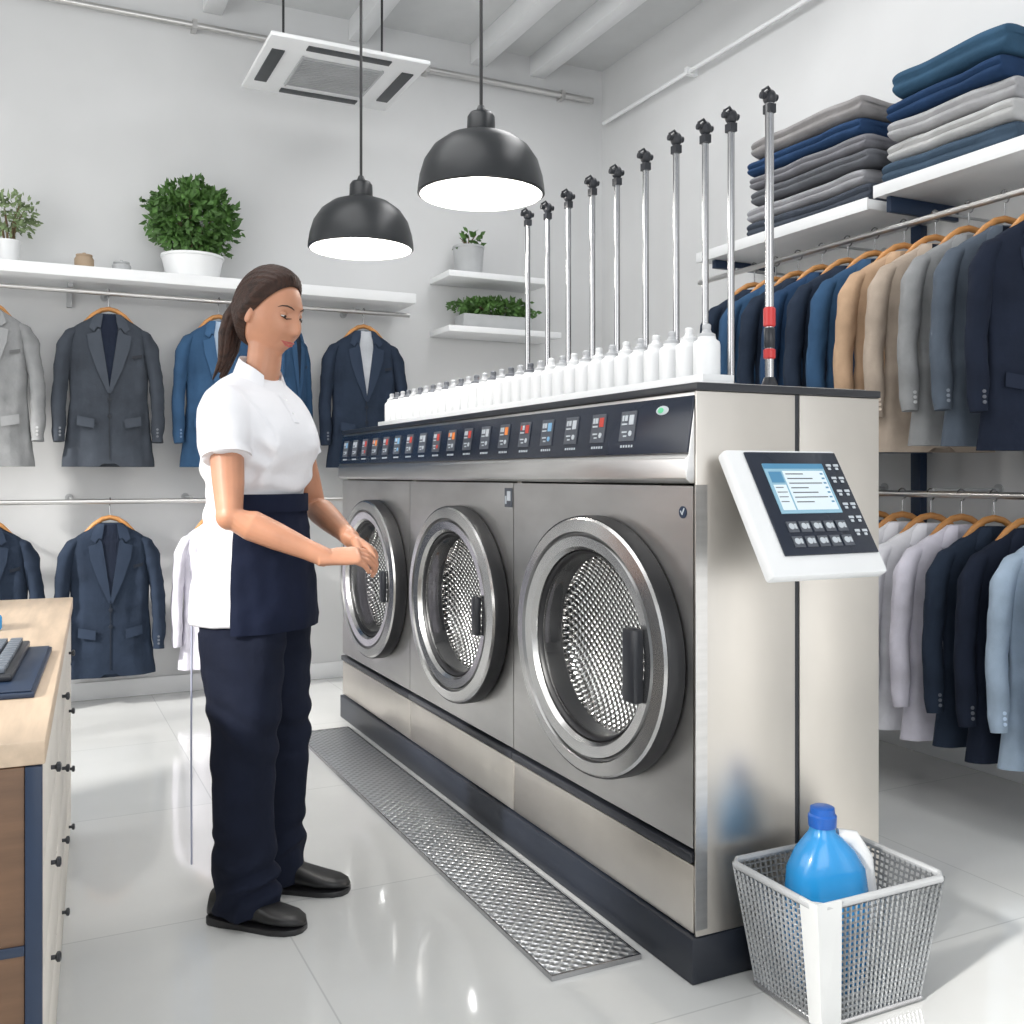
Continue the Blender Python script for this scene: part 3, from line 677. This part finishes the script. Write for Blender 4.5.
for i,(c,h,nm) in enumerate([((.055,.065,.085),.075,"dark slate"),((.32,.32,.34),.070,"grey"),((.12,.125,.14),.070,"charcoal"),((.20,.20,.22),.065,"warm grey"),((.02,.05,.12),.075,"navy"),((.26,.25,.25),.085,"grey")]):
    folded(3.12,3.26+random.uniform(-.02,.02),zz,.36,.74-.018*i,h,c,nm+" folded garment in the farther pile",random.uniform(-.05,.05)); zz+=h
# ------------------------------------------------------------------ plants
def plant(x,y,z,pr,ph,fr,fc,n,ls,m,label,pot='white',lump=.3,boxpot=None):
    r=root("potted_plant",label,"plant",(x,y,z))
    if boxpot: part(r,"pot",mesh(G().box(-boxpot,boxpot,-.07,.07,0,ph),"pt",pot,35,.008))
    else: part(r,"pot",mesh(G().lathe([(pr*.82,0),(pr*.86,.004),(pr,ph-.015),(pr*1.04,ph-.012),(pr*1.04,ph),(pr*.93,ph),(pr*.88,ph-.02)],28),"pt",pot,35))
    g=G()
    for i in range(7):
        a=i*.9; e=V((fc[0]+fr[0]*.55*math.cos(a),fc[1]+fr[1]*.55*math.sin(a),fc[2]+fr[2]*random.uniform(-.1,.5)))
        g.tube([(pr*.3*math.cos(a),pr*.3*math.sin(a),ph-.03),(e.x*.4,e.y*.4,(ph+e.z)/2),e],[.006,.005,.002],6)
    part(r,"stem",mesh(g,"st",'stem'))
    g=G()
    for i in range(n):
        d=V((random.gauss(0,1),random.gauss(0,1),random.gauss(0,1))).normalized(); q=random.uniform(.35,1)**.6*(1+lump*noise.noise(d*3.0+V((x,y,0))))
        c=V((fc[0]+d.x*fr[0]*q,fc[1]+d.y*fr[1]*q,fc[2]+d.z*fr[2]*q))
        t=(d+V((random.gauss(0,.6),random.gauss(0,.6),random.gauss(0,.6)))).normalized(); u=t.cross(V((random.random(),random.random(),random.random()))).normalized(); w=t.cross(u)
        s=ls*random.uniform(.7,1.3)
        g.add([c-t*s,c+u*s*.5+w*s*.12,c+t*s,c-u*s*.5+w*s*.12],[(0,1,2,3)])
    part(r,"foliage",mesh(g,"fo",m,0))
plant(.77,5.31,2.1355,.150,.12,(.235,.145,.205),(0,0,.31),2000,.023,'leaf',"round leafy green shrub in a wide white pot",'white',.32)
plant(-.07,5.33,2.1355,.05,.12,(.14,.10,.12),(0,0,.24),420,.016,'leaf2',"small pale green plant in a white pot",'white',.4)
plant(2.32,5.34,2.2955,.090,.17,(.10,.06,.08),(0,0,.20),60,.024,'leaf',"small sparse plant in a tall grey pot on the corner shelf",'greypot',.4)
plant(2.48,5.34,1.9855,.10,.085,(.28,.09,.07),(.0,0,.13),900,.019,'leaf',"low wide planter with trailing green leaves on the corner shelf",'greypot',.4,boxpot=.22)
for x,r_,h,m_,lb in((.26,.045,.07,'clay',"small brown clay cup on the wall shelf"),(.43,.045,.05,'greypot',"small grey jar on the wall shelf"),(1.12,.04,.07,'white',"small white jar on the wall shelf beside the shrub")):
    q=root("jar",lb,"jar",(x,5.30,2.1355)); part(q,"body",mesh(G().lathe([(r_*.8,0),(r_,.01),(r_,h*.8),(r_*.8,h)],24),"jr",m_)); part(q,"lid",mesh(G().lathe([(r_*.85,h+.0005),(r_*.85,h+.008),(.008,h+.012),(.008,h+.018)],20),"jl",m_))
# ------------------------------------------------------------------ person
YAW=math.radians(-30)
CAMYAW=math.radians(25.97)
D0=2.65; R0=-.6625
cs,sn=math.cos(CAMYAW),math.sin(CAMYAW)
PX=D0*sn+R0*cs; PY=D0*cs-R0*sn
pr=root("person","woman in white polo shirt and navy apron standing, hands held forward","person",(PX,PY,0),rz=-CAMYAW)
fx=V((math.cos(YAW),math.sin(YAW),0)); rx=V((math.sin(YAW),-math.cos(YAW),0))
def tring(z,cx,cy,a,b,n=48,p=2.2,ang=None,off=0,tilt=0):
    out=[]
    rngs=[2*pi*j/n for j in range(n)] if ang is None else [ang[0]+(ang[1]-ang[0])*j/(n-1) for j in range(n)]
    for t in rngs:
        c,s=math.cos(t),math.sin(t)
        q=V((cx,cy,z))+fx*(a+off)*math.copysign(abs(c)**(2/p),c)+rx*(b+off)*math.copysign(abs(s)**(2/p),s)
        q.z-=tilt*a*c; out.append(q)
    return out
TOR=[(1.405,.000,0,.048,.052),(1.392,-.006,0,.058,.072),(1.375,-.014,0,.072,.108),(1.35,-.020,0,.092,.142),(1.31,-.018,0,.114,.162),(1.27,-.012,0,.132,.164),(1.233,-.008,0,.142,.162),(1.19,-.008,0,.140,.154),(1.153,-.012,0,.130,.146),(1.11,-.016,0,.116,.136),(1.074,-.020,0,.106,.130),(.968,-.022,0,.120,.148),(.86,-.022,0,.136,.166),(.755,-.022,0,.144,.174)]
def torso(g,off,bust=True):
    g.loft([tring(z,cx,cy,a,b,off=off,tilt=(.42 if z>1.4 else .38 if z>1.39 else .25 if z>1.37 else .08 if z>1.34 else 0)) for z,cx,cy,a,b in TOR])
    if bust:
        for s in(-1,1):
            c=V((-.006,0,1.220))+fx*.074+rx*s*.050; g.ball(c,(.066+off,.066+off,.074+off),12)
def tint(z):
    for a,b in zip(TOR,TOR[1:]):
        if z>=b[0]:
            t=(a[0]-z)/(a[0]-b[0]); return [a[i]+(b[i]-a[i])*t for i in range(5)]
    return list(TOR[-1])
HC=V((.022,-.004,1.563))
HM=Matrix.Translation(HC)@Matrix.Rotation(math.radians(-26),4,'Z')@Matrix.Rotation(math.radians(14),4,'Y')
def jaw(x,y,dx,dz):
    if dz<0:
        t=-dz; y*=1-.34*t**1.9
        if dx<0: x*=1-.42*t
        else: x+=.008*t*dx
    return x,y
def hdef(dx,dy,dz):
    x,y,z=.090*dx,.073*dy,.116*dz
    if dx>0: x*=1.0-.03*abs(dz)
    x,y=jaw(x,y,dx,dz)
    if dx>0.05:
        k=min(1,dx*1.6)
        if z>-.045 and z<.026:
            prof=((.026-z)/.058) if z>-.032 else max(0,(z+.045)/.013)
            prof=prof**1.15
        else: prof=0
        wid=.0095+.006*prof
        x+=k*.022*prof*math.exp(-(y/wid)**2)
        for s in(-1,1):
            x-=k*.009*math.exp(-((y-s*.030)/.017)**2-((z-.010)/.013)**2)
            x+=k*.007*math.exp(-((y-s*.038)/.018)**2-((z+.030)/.020)**2)
            x+=k*.003*math.exp(-((y-s*.028)/.02)**2-((z-.032)/.010)**2)
            x+=k*.003*math.exp(-((y-s*.011)/.006)**2-((z+.036)/.007)**2)
            x-=k*.003*math.exp(-((y-s*.027)/.006)**2-((z+.060)/.008)**2)
        x+=k*.008*math.exp(-(y/.022)**2-((z+.062)/.013)**2)
        x-=k*.004*math.exp(-(y/.03)**2-((z+.082)/.007)**2)
        x+=k*.007*math.exp(-(y/.022)**2-((z+.100)/.014)**2)
    return V((x,y,z))
def hs(y,z,off=0):
    dz=z/.116; dy=y/.073
    if dz<0: dy=dy/(1-.34*(-dz)**1.9)
    dx=math.sqrt(max(.01,1-dy*dy-dz*dz)); p=hdef(dx,dy,dz); return p+V((dx,dy*.5,0)).normalized()*off
def headrings(n=80,m=64):
    rings=[]
    for i in range(m+1):
        a=-pi/2+pi*i/m; ca=max(math.cos(a),.01)
        rings.append([hdef(ca*math.cos(2*pi*j/n),ca*math.sin(2*pi*j/n),math.sin(a)) for j in range(n)])
    return rings
def hand(g,w0,d,n,w,curls=(22,48,66),size=1.0,inc=5):
    w0=V(w0); d=V(d).normalized(); n=(V(n)-d*V(n).dot(d)).normalized(); w=(V(w)-d*V(w).dot(d)-n*V(w).dot(n)).normalized()
    g.tube([w0-d*.02,w0+d*.01,w0+d*.045,w0+d*.074,w0+d*.084],[(.025*size,.020),(.028*size,.018),(.036*size,.016),(.037*size,.014),(.032*size,.010)],16,ref=w)
    for i,(o,L) in enumerate(((.0285,.066),(.0095,.074),(-.0095,.069),(-.0275,.054))):
        p=w0+d*(.074-(.006 if i==3 else 0))+w*o; pts=[p-d*.012,p]
        for q,fr in enumerate((.45,.30,.25)):
            a=math.radians(curls[q]+i*inc); dd=d*math.cos(a)+n*math.sin(a)-w*(o*.8)
            p=p+dd.normalized()*L*fr; pts.append(p)
        g.tube(pts,[.0083,.0084,.0077,.0070,.0056],10,ref=w)
    p=w0+d*.020+w*.024
    pts=[p-w*.012,p+w*.008+d*.012+n*.006]; pts.append(pts[-1]+(d*.9+w*.25+n*.5).normalized()*.034); pts.append(pts[-1]+(d*1.0-w*.15+n*.35).normalized()*.026)
    g.tube(pts,[.0125,.0125,.0098,.0075],12,ref=n)
g=G()
torso(g,-.024,bust=False)
g.ball((-.02,0,.86),(.10,.13,.12),12)
g.tube([(-.012,0,1.34),(-.006,0,1.385),(.006,-.002,1.44),(.012,-.003,1.50),(.012,-.003,1.54)],[.054,.049,.045,.045,.048],20)
g.loft(headrings(),T=HM)
for s in(-1,1):
    g.ball((0,0,0),(.016,.006,.029),10,T=HM@Matrix.Translation((-.008,s*.075,-.004))@Matrix.Rotation(s*.25,4,'Z'))
S1=V((-.060,-.138,1.312)); E1=V((-.022,-.222,1.040)); W1=V((.200,-.185,.938))
S2=V((.038,.136,1.312)); E2=V((.098,.195,1.055)); W2=V((.235,.000,.972))
for S,E,Wp in((S1,E1,W1),(S2,E2,W2)):
    up2=(S-V((0,0,1.33)))
    d_=(Wp-E).normalized()
    g.tube([S-up2*.35-V((0,0,.02)),S-V((0,0,.008)),S.lerp(E,.35),S.lerp(E,.7),E,E.lerp(Wp,.22),E.lerp(Wp,.5),E.lerp(Wp,.8),Wp,Wp+d_*.01],[.030,.036,.043,.039,.034,.038,.034,.026,(.0245),.023],18,ref=(1,0,0))
    g.ball(E,.035,10)
hand(g,W1+V((.004,.001,-.001)),(.93,.30,.04),(.10,.50,-.86),(0,.86,.50),curls=(18,40,58),inc=4)
hand(g,W2+V((.002,-.004,-.002)),(.80,-.38,-.46),(-.35,-.35,-.75),(.1,-.85,.5),curls=(24,50,72),inc=5)
for pts,rr in (([(-.02,-.07,.84),(-.02,-.085,.6),(-.012,-.09,.45),(-.02,-.09,.25),(-.03,-.09,.09),(-.02,-.095,.05)],[.070,.062,.050,.046,.036,.03]),([(.0,.075,.84),(.015,.10,.6),(.03,.112,.45),(.02,.112,.25),(.01,.11,.09),(.03,.10,.05)],[.070,.062,.050,.046,.036,.03])):
    g.tube(pts,rr,18,ref=(1,0,0))
body=part(pr,"body",remesh(g,"body",'skin',.0032,2),label="skin of face, neck, arms and hands")
# shirt
g=G(); torso(g,0)
for S,E in((S1,E1),(S2,E2)):
    u2=(S-V((-.01,0,1.30))); u2.z=0
    g.tube([S-u2*.50+V((0,0,.022)),S-u2*.15+V((0,0,.006)),S.lerp(E,.10),S.lerp(E,.28),S.lerp(E,.47)],[.040,.055,.058,.059,.060],22,ref=(1,0,0))
def shirtfold(c,n):
    f=.0035*noise.noise(V((c.x*10,c.y*10,c.z*9)))+.001
    k=max(0,1-abs(c.z-1.02)/.20)
    f+=.0075*k*math.sin(c.z*95+c.x*22-c.y*16+3*noise.noise(c*7))*(.5+.5*noise.noise(c*5+V((4,0,0))))
    k=max(0,1-abs(c.z-1.14)/.10); f+=.0055*k*math.sin(c.z*60-c.x*70+4*noise.noise(c*6))
    k2=max(0,1-abs(c.z-.80)/.16); f+=.008*k2*noise.noise(V((c.x*22,c.y*22,c.z*4)))
    if c.y<-.13 and c.z>1.1: f+=.005*math.sin(c.z*65+c.x*70+4*noise.noise(c*8))
    return f
shm=remesh(g,"polo",'shirt',.0055,14,ffn=shirtfold)
sh_=part(pr,"polo_shirt",shm,label="white short-sleeved polo shirt")
def bv(m): return BVHTree.FromPolygons([v.co for v in m.vertices],[tuple(p.vertices) for p in m.polygons])
bvh=bv(shm)
def onshirt(z,lat,off):
    o=V((0,0,z))+fx*.6+rx*lat; h=bvh.ray_cast(o,-fx); return (h[0] if h[0] else V((0,0,z))+fx*.1)+fx*off
rr=[]
for off,z in((.002,1.390),(.004,1.412),(.002,1.428),(.006,1.432),(.016,1.406),(.026,1.378),(.022,1.375),(.009,1.396)):
    ring=[]
    for j in range(48):
        t=2*pi*j/48; c,s=math.cos(t),math.sin(t)
        a=.048+off; zf=z-.026*c-.026*max(0,c)**3-(.014*max(0,c)**4 if off>.015 else 0)
        ring.append(V((-.004,0,zf))+fx*(a+.004*max(0,c))*c+rx*(a+.002)*s)
    rr.append(ring)
NR=48; openr=[[r[(j)%NR] for j in range(5,NR-4)] for r in rr]
g=G(); k=len(openr); n=len(openr[0])
g.loft([[openr[q][j] for q in range(k)] for j in range(n)]); part(sh_,"collar",mesh(g,"col",'shirt',60))
g=G(); pts=[onshirt(z,0,.0015) for z in(1.350,1.335,1.32,1.305,1.29,1.275)]
g.tube(pts,[(.0015,.011)]*6,8,ref=tuple(fx)); pk=part(sh_,"placket",mesh(g,"plk",'shirt',60))
for z in(1.335,1.30):
    p=onshirt(z,0,.003); part(pk,"button",mesh(G().ball(p,.0032,6),"bn",'wplastic'))
for S,E in((S1,E1),(S2,E2)):
    g=G().tube([S.lerp(E,.425),S.lerp(E,.470)],[.0600,.0610],28,ref=(1,0,0)); part(sh_,"sleeve_hem",mesh(g,"shm",'shirt',50))
# trousers
g=G()
PEL=[(1.00,-.02,0,.090,.118),(.90,-.022,0,.116,.142),(.82,-.022,0,.128,.154),(.76,-.020,0,.130,.154)]
g.loft([tring(*q) for q in PEL])
near=[(-.030,-.066,.80),(-.028,-.078,.70),(-.026,-.086,.58),(-.024,-.09,.45),(-.024,-.09,.30),(-.020,-.09,.15),(-.018,-.09,.030)]
far=[(.002,.070,.80),(.010,.086,.70),(.018,.100,.58),(.026,.112,.45),(.022,.113,.30),(.018,.112,.15),(.018,.112,.030)]
nr=[(.112,.080),(.108,.086),(.094,.082),(.082,.074),(.076,.070),(.078,.072),(.086,.079)]
fr_=[(.110,.080),(.102,.086),(.090,.082),(.080,.072),(.072,.068),(.069,.068),(.073,.072)]
def dens(p,r,k=4):
    P=[];R=[]
    for i in range(len(p)-1):
        for q in range(k):
            t=q/k; P.append(V(p[i]).lerp(V(p[i+1]),t)); R.append((r[i][0]*(1-t)+r[i+1][0]*t,r[i][1]*(1-t)+r[i+1][1]*t))
    P.append(V(p[-1])); R.append(r[-1]); return P,R
g.tube(*dens(near,nr),28,ref=(1,0,0)); g.tube(*dens(far,fr_),28,ref=(1,0,0))
def pantfold(c,n):
    f=.009*noise.noise(V((c.x*16,c.y*16,c.z*3)))
    if c.z>.74: return f*.4
    k=max(0,1-abs(c.z-.47)/.14); f+=.006*k*math.sin(c.z*70+c.x*34+5*noise.noise(c*6))
    k=max(0,1-abs(c.z-.12)/.14); f+=.009*k*math.sin(c.z*80-c.x*30+5*noise.noise(c*8))
    k=max(0,1-abs(c.z-.66)/.07); f+=.004*k*math.sin(c.z*60+c.x*50+5*noise.noise(c*6))
    return f
ptm=remesh(g,"trousers",'pants',.0060,3,ffn=pantfold)
part(pr,"trousers",ptm,label="dark navy straight trousers")
bvp=bv(ptm)
def drape(z,ang):
    z_,cx,cy,a,b=tint(max(z,.755)); c0=V((cx,cy,z))
    d=(fx*math.cos(ang)*a+rx*math.sin(ang)*b).normalized()
    best=0
    for t in(bvh,bvp):
        h=t.ray_cast(c0+d*.5,-d,.5)
        if h[0]: best=max(best,(h[0]-c0).length)
    return best if best>.05 else a
A0,A1=-math.radians(95),math.radians(60); NA=56
aps=[1.088-.0145*i for i in range(25)]
grid=[[drape(z,A0+(A1-A0)*j/(NA-1)) for j in range(NA)] for z in aps]
for it in range(8):
    ng=[r[:] for r in grid]
    for i in range(len(grid)):
        for j in range(NA):
            nb=[grid[i][jj] for jj in(max(j-1,0),min(j+1,NA-1))]+[grid[ii][j] for ii in(max(i-1,0),min(i+1,len(grid)-1))]
            ng[i][j]=max(grid[i][j],sum(nb)/4)
    grid=ng
for i,z in enumerate(aps):
    if z<.775: grid[i]=[max(a,b-.002) for a,b in zip(grid[i],grid[i-1])]
outer=[];inner=[]
for i,z in enumerate(aps):
    ro=[];ri=[]; z_,cx,cy,a,b=tint(max(z,.755)); c0=V((cx,cy,z))
    for j in range(NA):
        an=A0+(A1-A0)*j/(NA-1); d=(fx*math.cos(an)*a+rx*math.sin(an)*b).normalized()
        r=grid[i][j]; w=.0025*noise.noise(V((an*6,z*5,0)))+.003*noise.noise(V((an*3+z*20,z*16,5))); ro.append(c0+d*(r+.0085+w)); ri.append(c0+d*(r+.0035))
    outer.append(ro); inner.append(ri)
g=G(); g.loft([o+i[::-1] for o,i in zip(outer,inner)]); ap=part(pr,"apron",mesh(g,"apr",'apron',70),label="navy blue waist apron")
gg=G(); rws=[]
for j in range(NA):
    an=A0+(A1-A0)*j/(NA-1); q=[]
    for i,of in((0,.009),(0,.0135),(3,.0135),(3,.009)):
        z=aps[i]+(.003 if i==0 else 0); z_,cx,cy,a,b=tint(z); d=(fx*math.cos(an)*a+rx*math.sin(an)*b).normalized(); q.append(V((cx,0,z))+d*(grid[i][j]+of))
    rws.append(q)
gg.loft(rws); part(ap,"waistband",mesh(gg,"wbd",'apron',40))
gg=G().tube([(-.176,-.03,.77),(-.178,-.03,.45),(-.177,-.03,.12)],.0026,8)
part(ap,"apron_string",mesh(gg,"ast",mat("apron_string",(.45,.47,.6),.8,vary=.1)),label="long pale hanging apron string")
def shoe(x0,y0,x1,y1):
    a=V((x0,y0,0)); b=V((x1,y1,0)); d=(b-a).normalized(); L=(b-a).length; w=V((0,0,1)).cross(d)
    up=G(); so=G()
    st=[(0,.020,.050),(.04,.030,.085),(.18,.036,.092),(.36,.037,.085),(.55,.042,.066),(.72,.047,.052),(.87,.042,.044),(.96,.028,.036),(1.0,.010,.026)]
    rings=[];sr=[]
    for t,hw,h in st:
        c=a+d*L*t; ring=[]
        for j in range(24):
            q=2*pi*j/24; cc,ss=math.cos(q),math.sin(q)
            ring.append(c+w*hw*math.copysign(abs(cc)**.8,cc)+V((0,0,.016+(h-.016)*(.5+.5*math.copysign(abs(ss)**.8,ss)))))
        rings.append(ring)
        hz=.020 if t<.3 else .015
        sr.append([c+w*(hw+.004)+V((0,0,.0)),c-w*(hw+.004)+V((0,0,.0)),c-w*(hw+.004)+V((0,0,hz)),c+w*(hw+.004)+V((0,0,hz))])
    so.loft(sr); s=part(pr,"shoe",mesh(up.loft(rings),"shu",'shoe',60),label="black leather shoe"); part(s,"sole",mesh(so,"sol",'rubber',40,.002))
shoe(-.110,-.085,.145,-.150); shoe(-.045,.115,.218,.085)
# hair
bm=bmesh.new(); bmesh.ops.create_uvsphere(bm,u_segments=160,v_segments=96,radius=1)
n_=V((-.76,0,.65)).normalized()
bmesh.ops.bisect_plane(bm,geom=bm.verts[:]+bm.edges[:]+bm.faces[:],plane_co=n_*-.06,plane_no=n_,clear_inner=True)
for v in bm.verts:
    dx,dy,dz=v.co; x,y,z=.090*dx,.073*dy,.116*dz
    x,y=jaw(x,y,dx,dz)
    if dz<0 and dx>=0: x-=.008*(-dz)*dx
    edge=min(1,max(0,(v.co.dot(n_)+.06)/.22)); th=.003+.013*edge+.006*max(0,-dx)*max(0,dz+.3)
    az=math.atan2(dy,dz+.5*(-dx)+.6)
    u=V((dx,dy,dz)).normalized(); v.co=V((x,y,z))+u*(th+(.0009*math.sin(az*60)+.0009*math.sin(az*113+2))*edge)
hm=bpy.data.meshes.new("hair"); bm.to_mesh(hm); bm.free(); hm.materials.append(M['hair'])
for p in hm.polygons: p.use_smooth=True
o=link(bpy.data.objects.new("tmp",hm)); s_=o.modifiers.new("s",'SOLIDIFY'); s_.thickness=.006; s_.offset=-1; hm=bake(o); hm.transform(HM)
hr=part(pr,"hair",hm,label="dark brown hair tied back in a low ponytail")
g=G()
for k in range(9):
    a=k*2.4; oy=.015*math.cos(a)*(k>0); ox=.010*math.sin(a)*(k>0)
    g.tube([(-.072+ox*.5,oy*.4,.03),(-.098+ox,oy,.012),(-.116+ox,oy*1.3,-.03),(-.118+ox,oy*1.3-.004,-.075),(-.112+ox,oy*1.2-.006,-.115),(-.115+ox,oy-.006,-.150),(-.128+ox*1.4,oy*1.0-.006,-.176-.004*k)],[.012,.017,.018,.017,.014,.009,.002],14,ref=(0,1,0),T=HM)
part(hr,"ponytail",mesh(g,"pt",'hair',60)); 
part(hr,"hair_tie",mesh(G().tube([(-.088,0,.020),(-.100,0,.008)],[.030,.032],18,ref=(0,1,0),T=HM),"ht",'rubber'))
for s in(-1,1):
    p=hs(s*.030,.009); c=p+V((-.0070,0,0))
    e=part(body,"eye",mesh(G().ball(c,.0112,10,T=HM),"ey",'eyew',60))
    part(e,"iris",mesh(G().ball(c+V((.0075,0,-.0032)),.0052,8,T=HM),"ir",'iris',60))
    part(e,"eyelid",mesh(G().ball(c+V((.0004,0,.0034)),(.0120,.0128,.0092),10,T=HM),"el",'skin',60))
    g=G().tube([hs(s*(.030+q*.0120),.0028-.003*(1-abs(q))+(.002 if q>0 else 0),.0042) for q in(-1,-.5,0,.5,1)],[.0007,.0013,.0016,.0017,.0009],6,T=HM); part(e,"eyelashes",mesh(g,"ls",'brow',60))
    g=G().tube([hs(s*q,z,.0008) for q,z in((.013,.026),(.022,.0305),(.033,.033),(.043,.031),(.050,.026))],[.0010,.0019,.0020,.0015,.0006],6,T=HM); part(body,"eyebrow",mesh(g,"eb",'brow',60))
g=G(); 
g.tube([hs(q*.025,-.0605+.001*(1-abs(q))+.0035*abs(q)**3,.0004) for q in(-1,-.6,-.2,0,.2,.6,1)],[.0008,.0024,.0030,.0026,.0030,.0024,.0008],8,T=HM)
g.tube([hs(q*.024,-.0665-.0015*(1-abs(q))+.009*abs(q)**3,.0004) for q in(-1,-.5,0,.5,1)],[.0008,.0030,.0038,.0030,.0008],8,T=HM)
part(body,"lips",mesh(g,"lp",'lip',60),label="rose lips")
# ------------------------------------------------------------------ lights
def area(loc,rot,sx,sy,e,col=(1,1,1)):
    l=bpy.data.lights.new("area",'AREA'); l.shape='RECTANGLE'; l.size=sx; l.size_y=sy; l.energy=e; l.color=col
    o=link(bpy.data.objects.new("fill_light",l)); o.location=loc; o.rotation_euler=rot; return o  # unseen area fill added to brighten the room, no fixture modelled
area((.2,2.6,3.55),(0,0,0),1.8,2.6,34)
area((2.35,3.2,3.55),(0,0,0),.6,3.0,26)  # extra overhead fill added for the right side
area((-2.4,2.6,2.0),(0,-pi/2,0),2.2,4.5,80,(1,.985,.95))  # added sideways fill, stands in for daylight from the left windows
area((.9,-1.8,1.9),(math.radians(82),0,math.radians(-24)),2.4,1.8,42,(1,.99,.97))  # added fill from behind the camera
s=bpy.data.lights.new("sun",'SUN'); s.energy=5.0; s.angle=.06; s.color=(1,.97,.92)
so=link(bpy.data.objects.new("sun",s)); so.rotation_euler=(V((.85,.30,-.50))).to_track_quat('-Z','Y').to_euler()
w=bpy.data.worlds.new("world"); scene.world=w; w.use_nodes=True
bg=w.node_tree.nodes["Background"]; bg.inputs[0].default_value=(.88,.94,1,1); bg.inputs[1].default_value=.78
# ------------------------------------------------------------------ camera
cam=bpy.data.cameras.new("camera"); co=link(bpy.data.objects.new("camera",cam)); scene.camera=co
co.location=(0,0,1.14); co.rotation_euler=(pi/2,0,-CAMYAW)
cam.sensor_width=36; cam.lens=36*1000/1024; cam.shift_y=-37/1024; cam.clip_start=.05
scene.view_settings.view_transform='Standard'
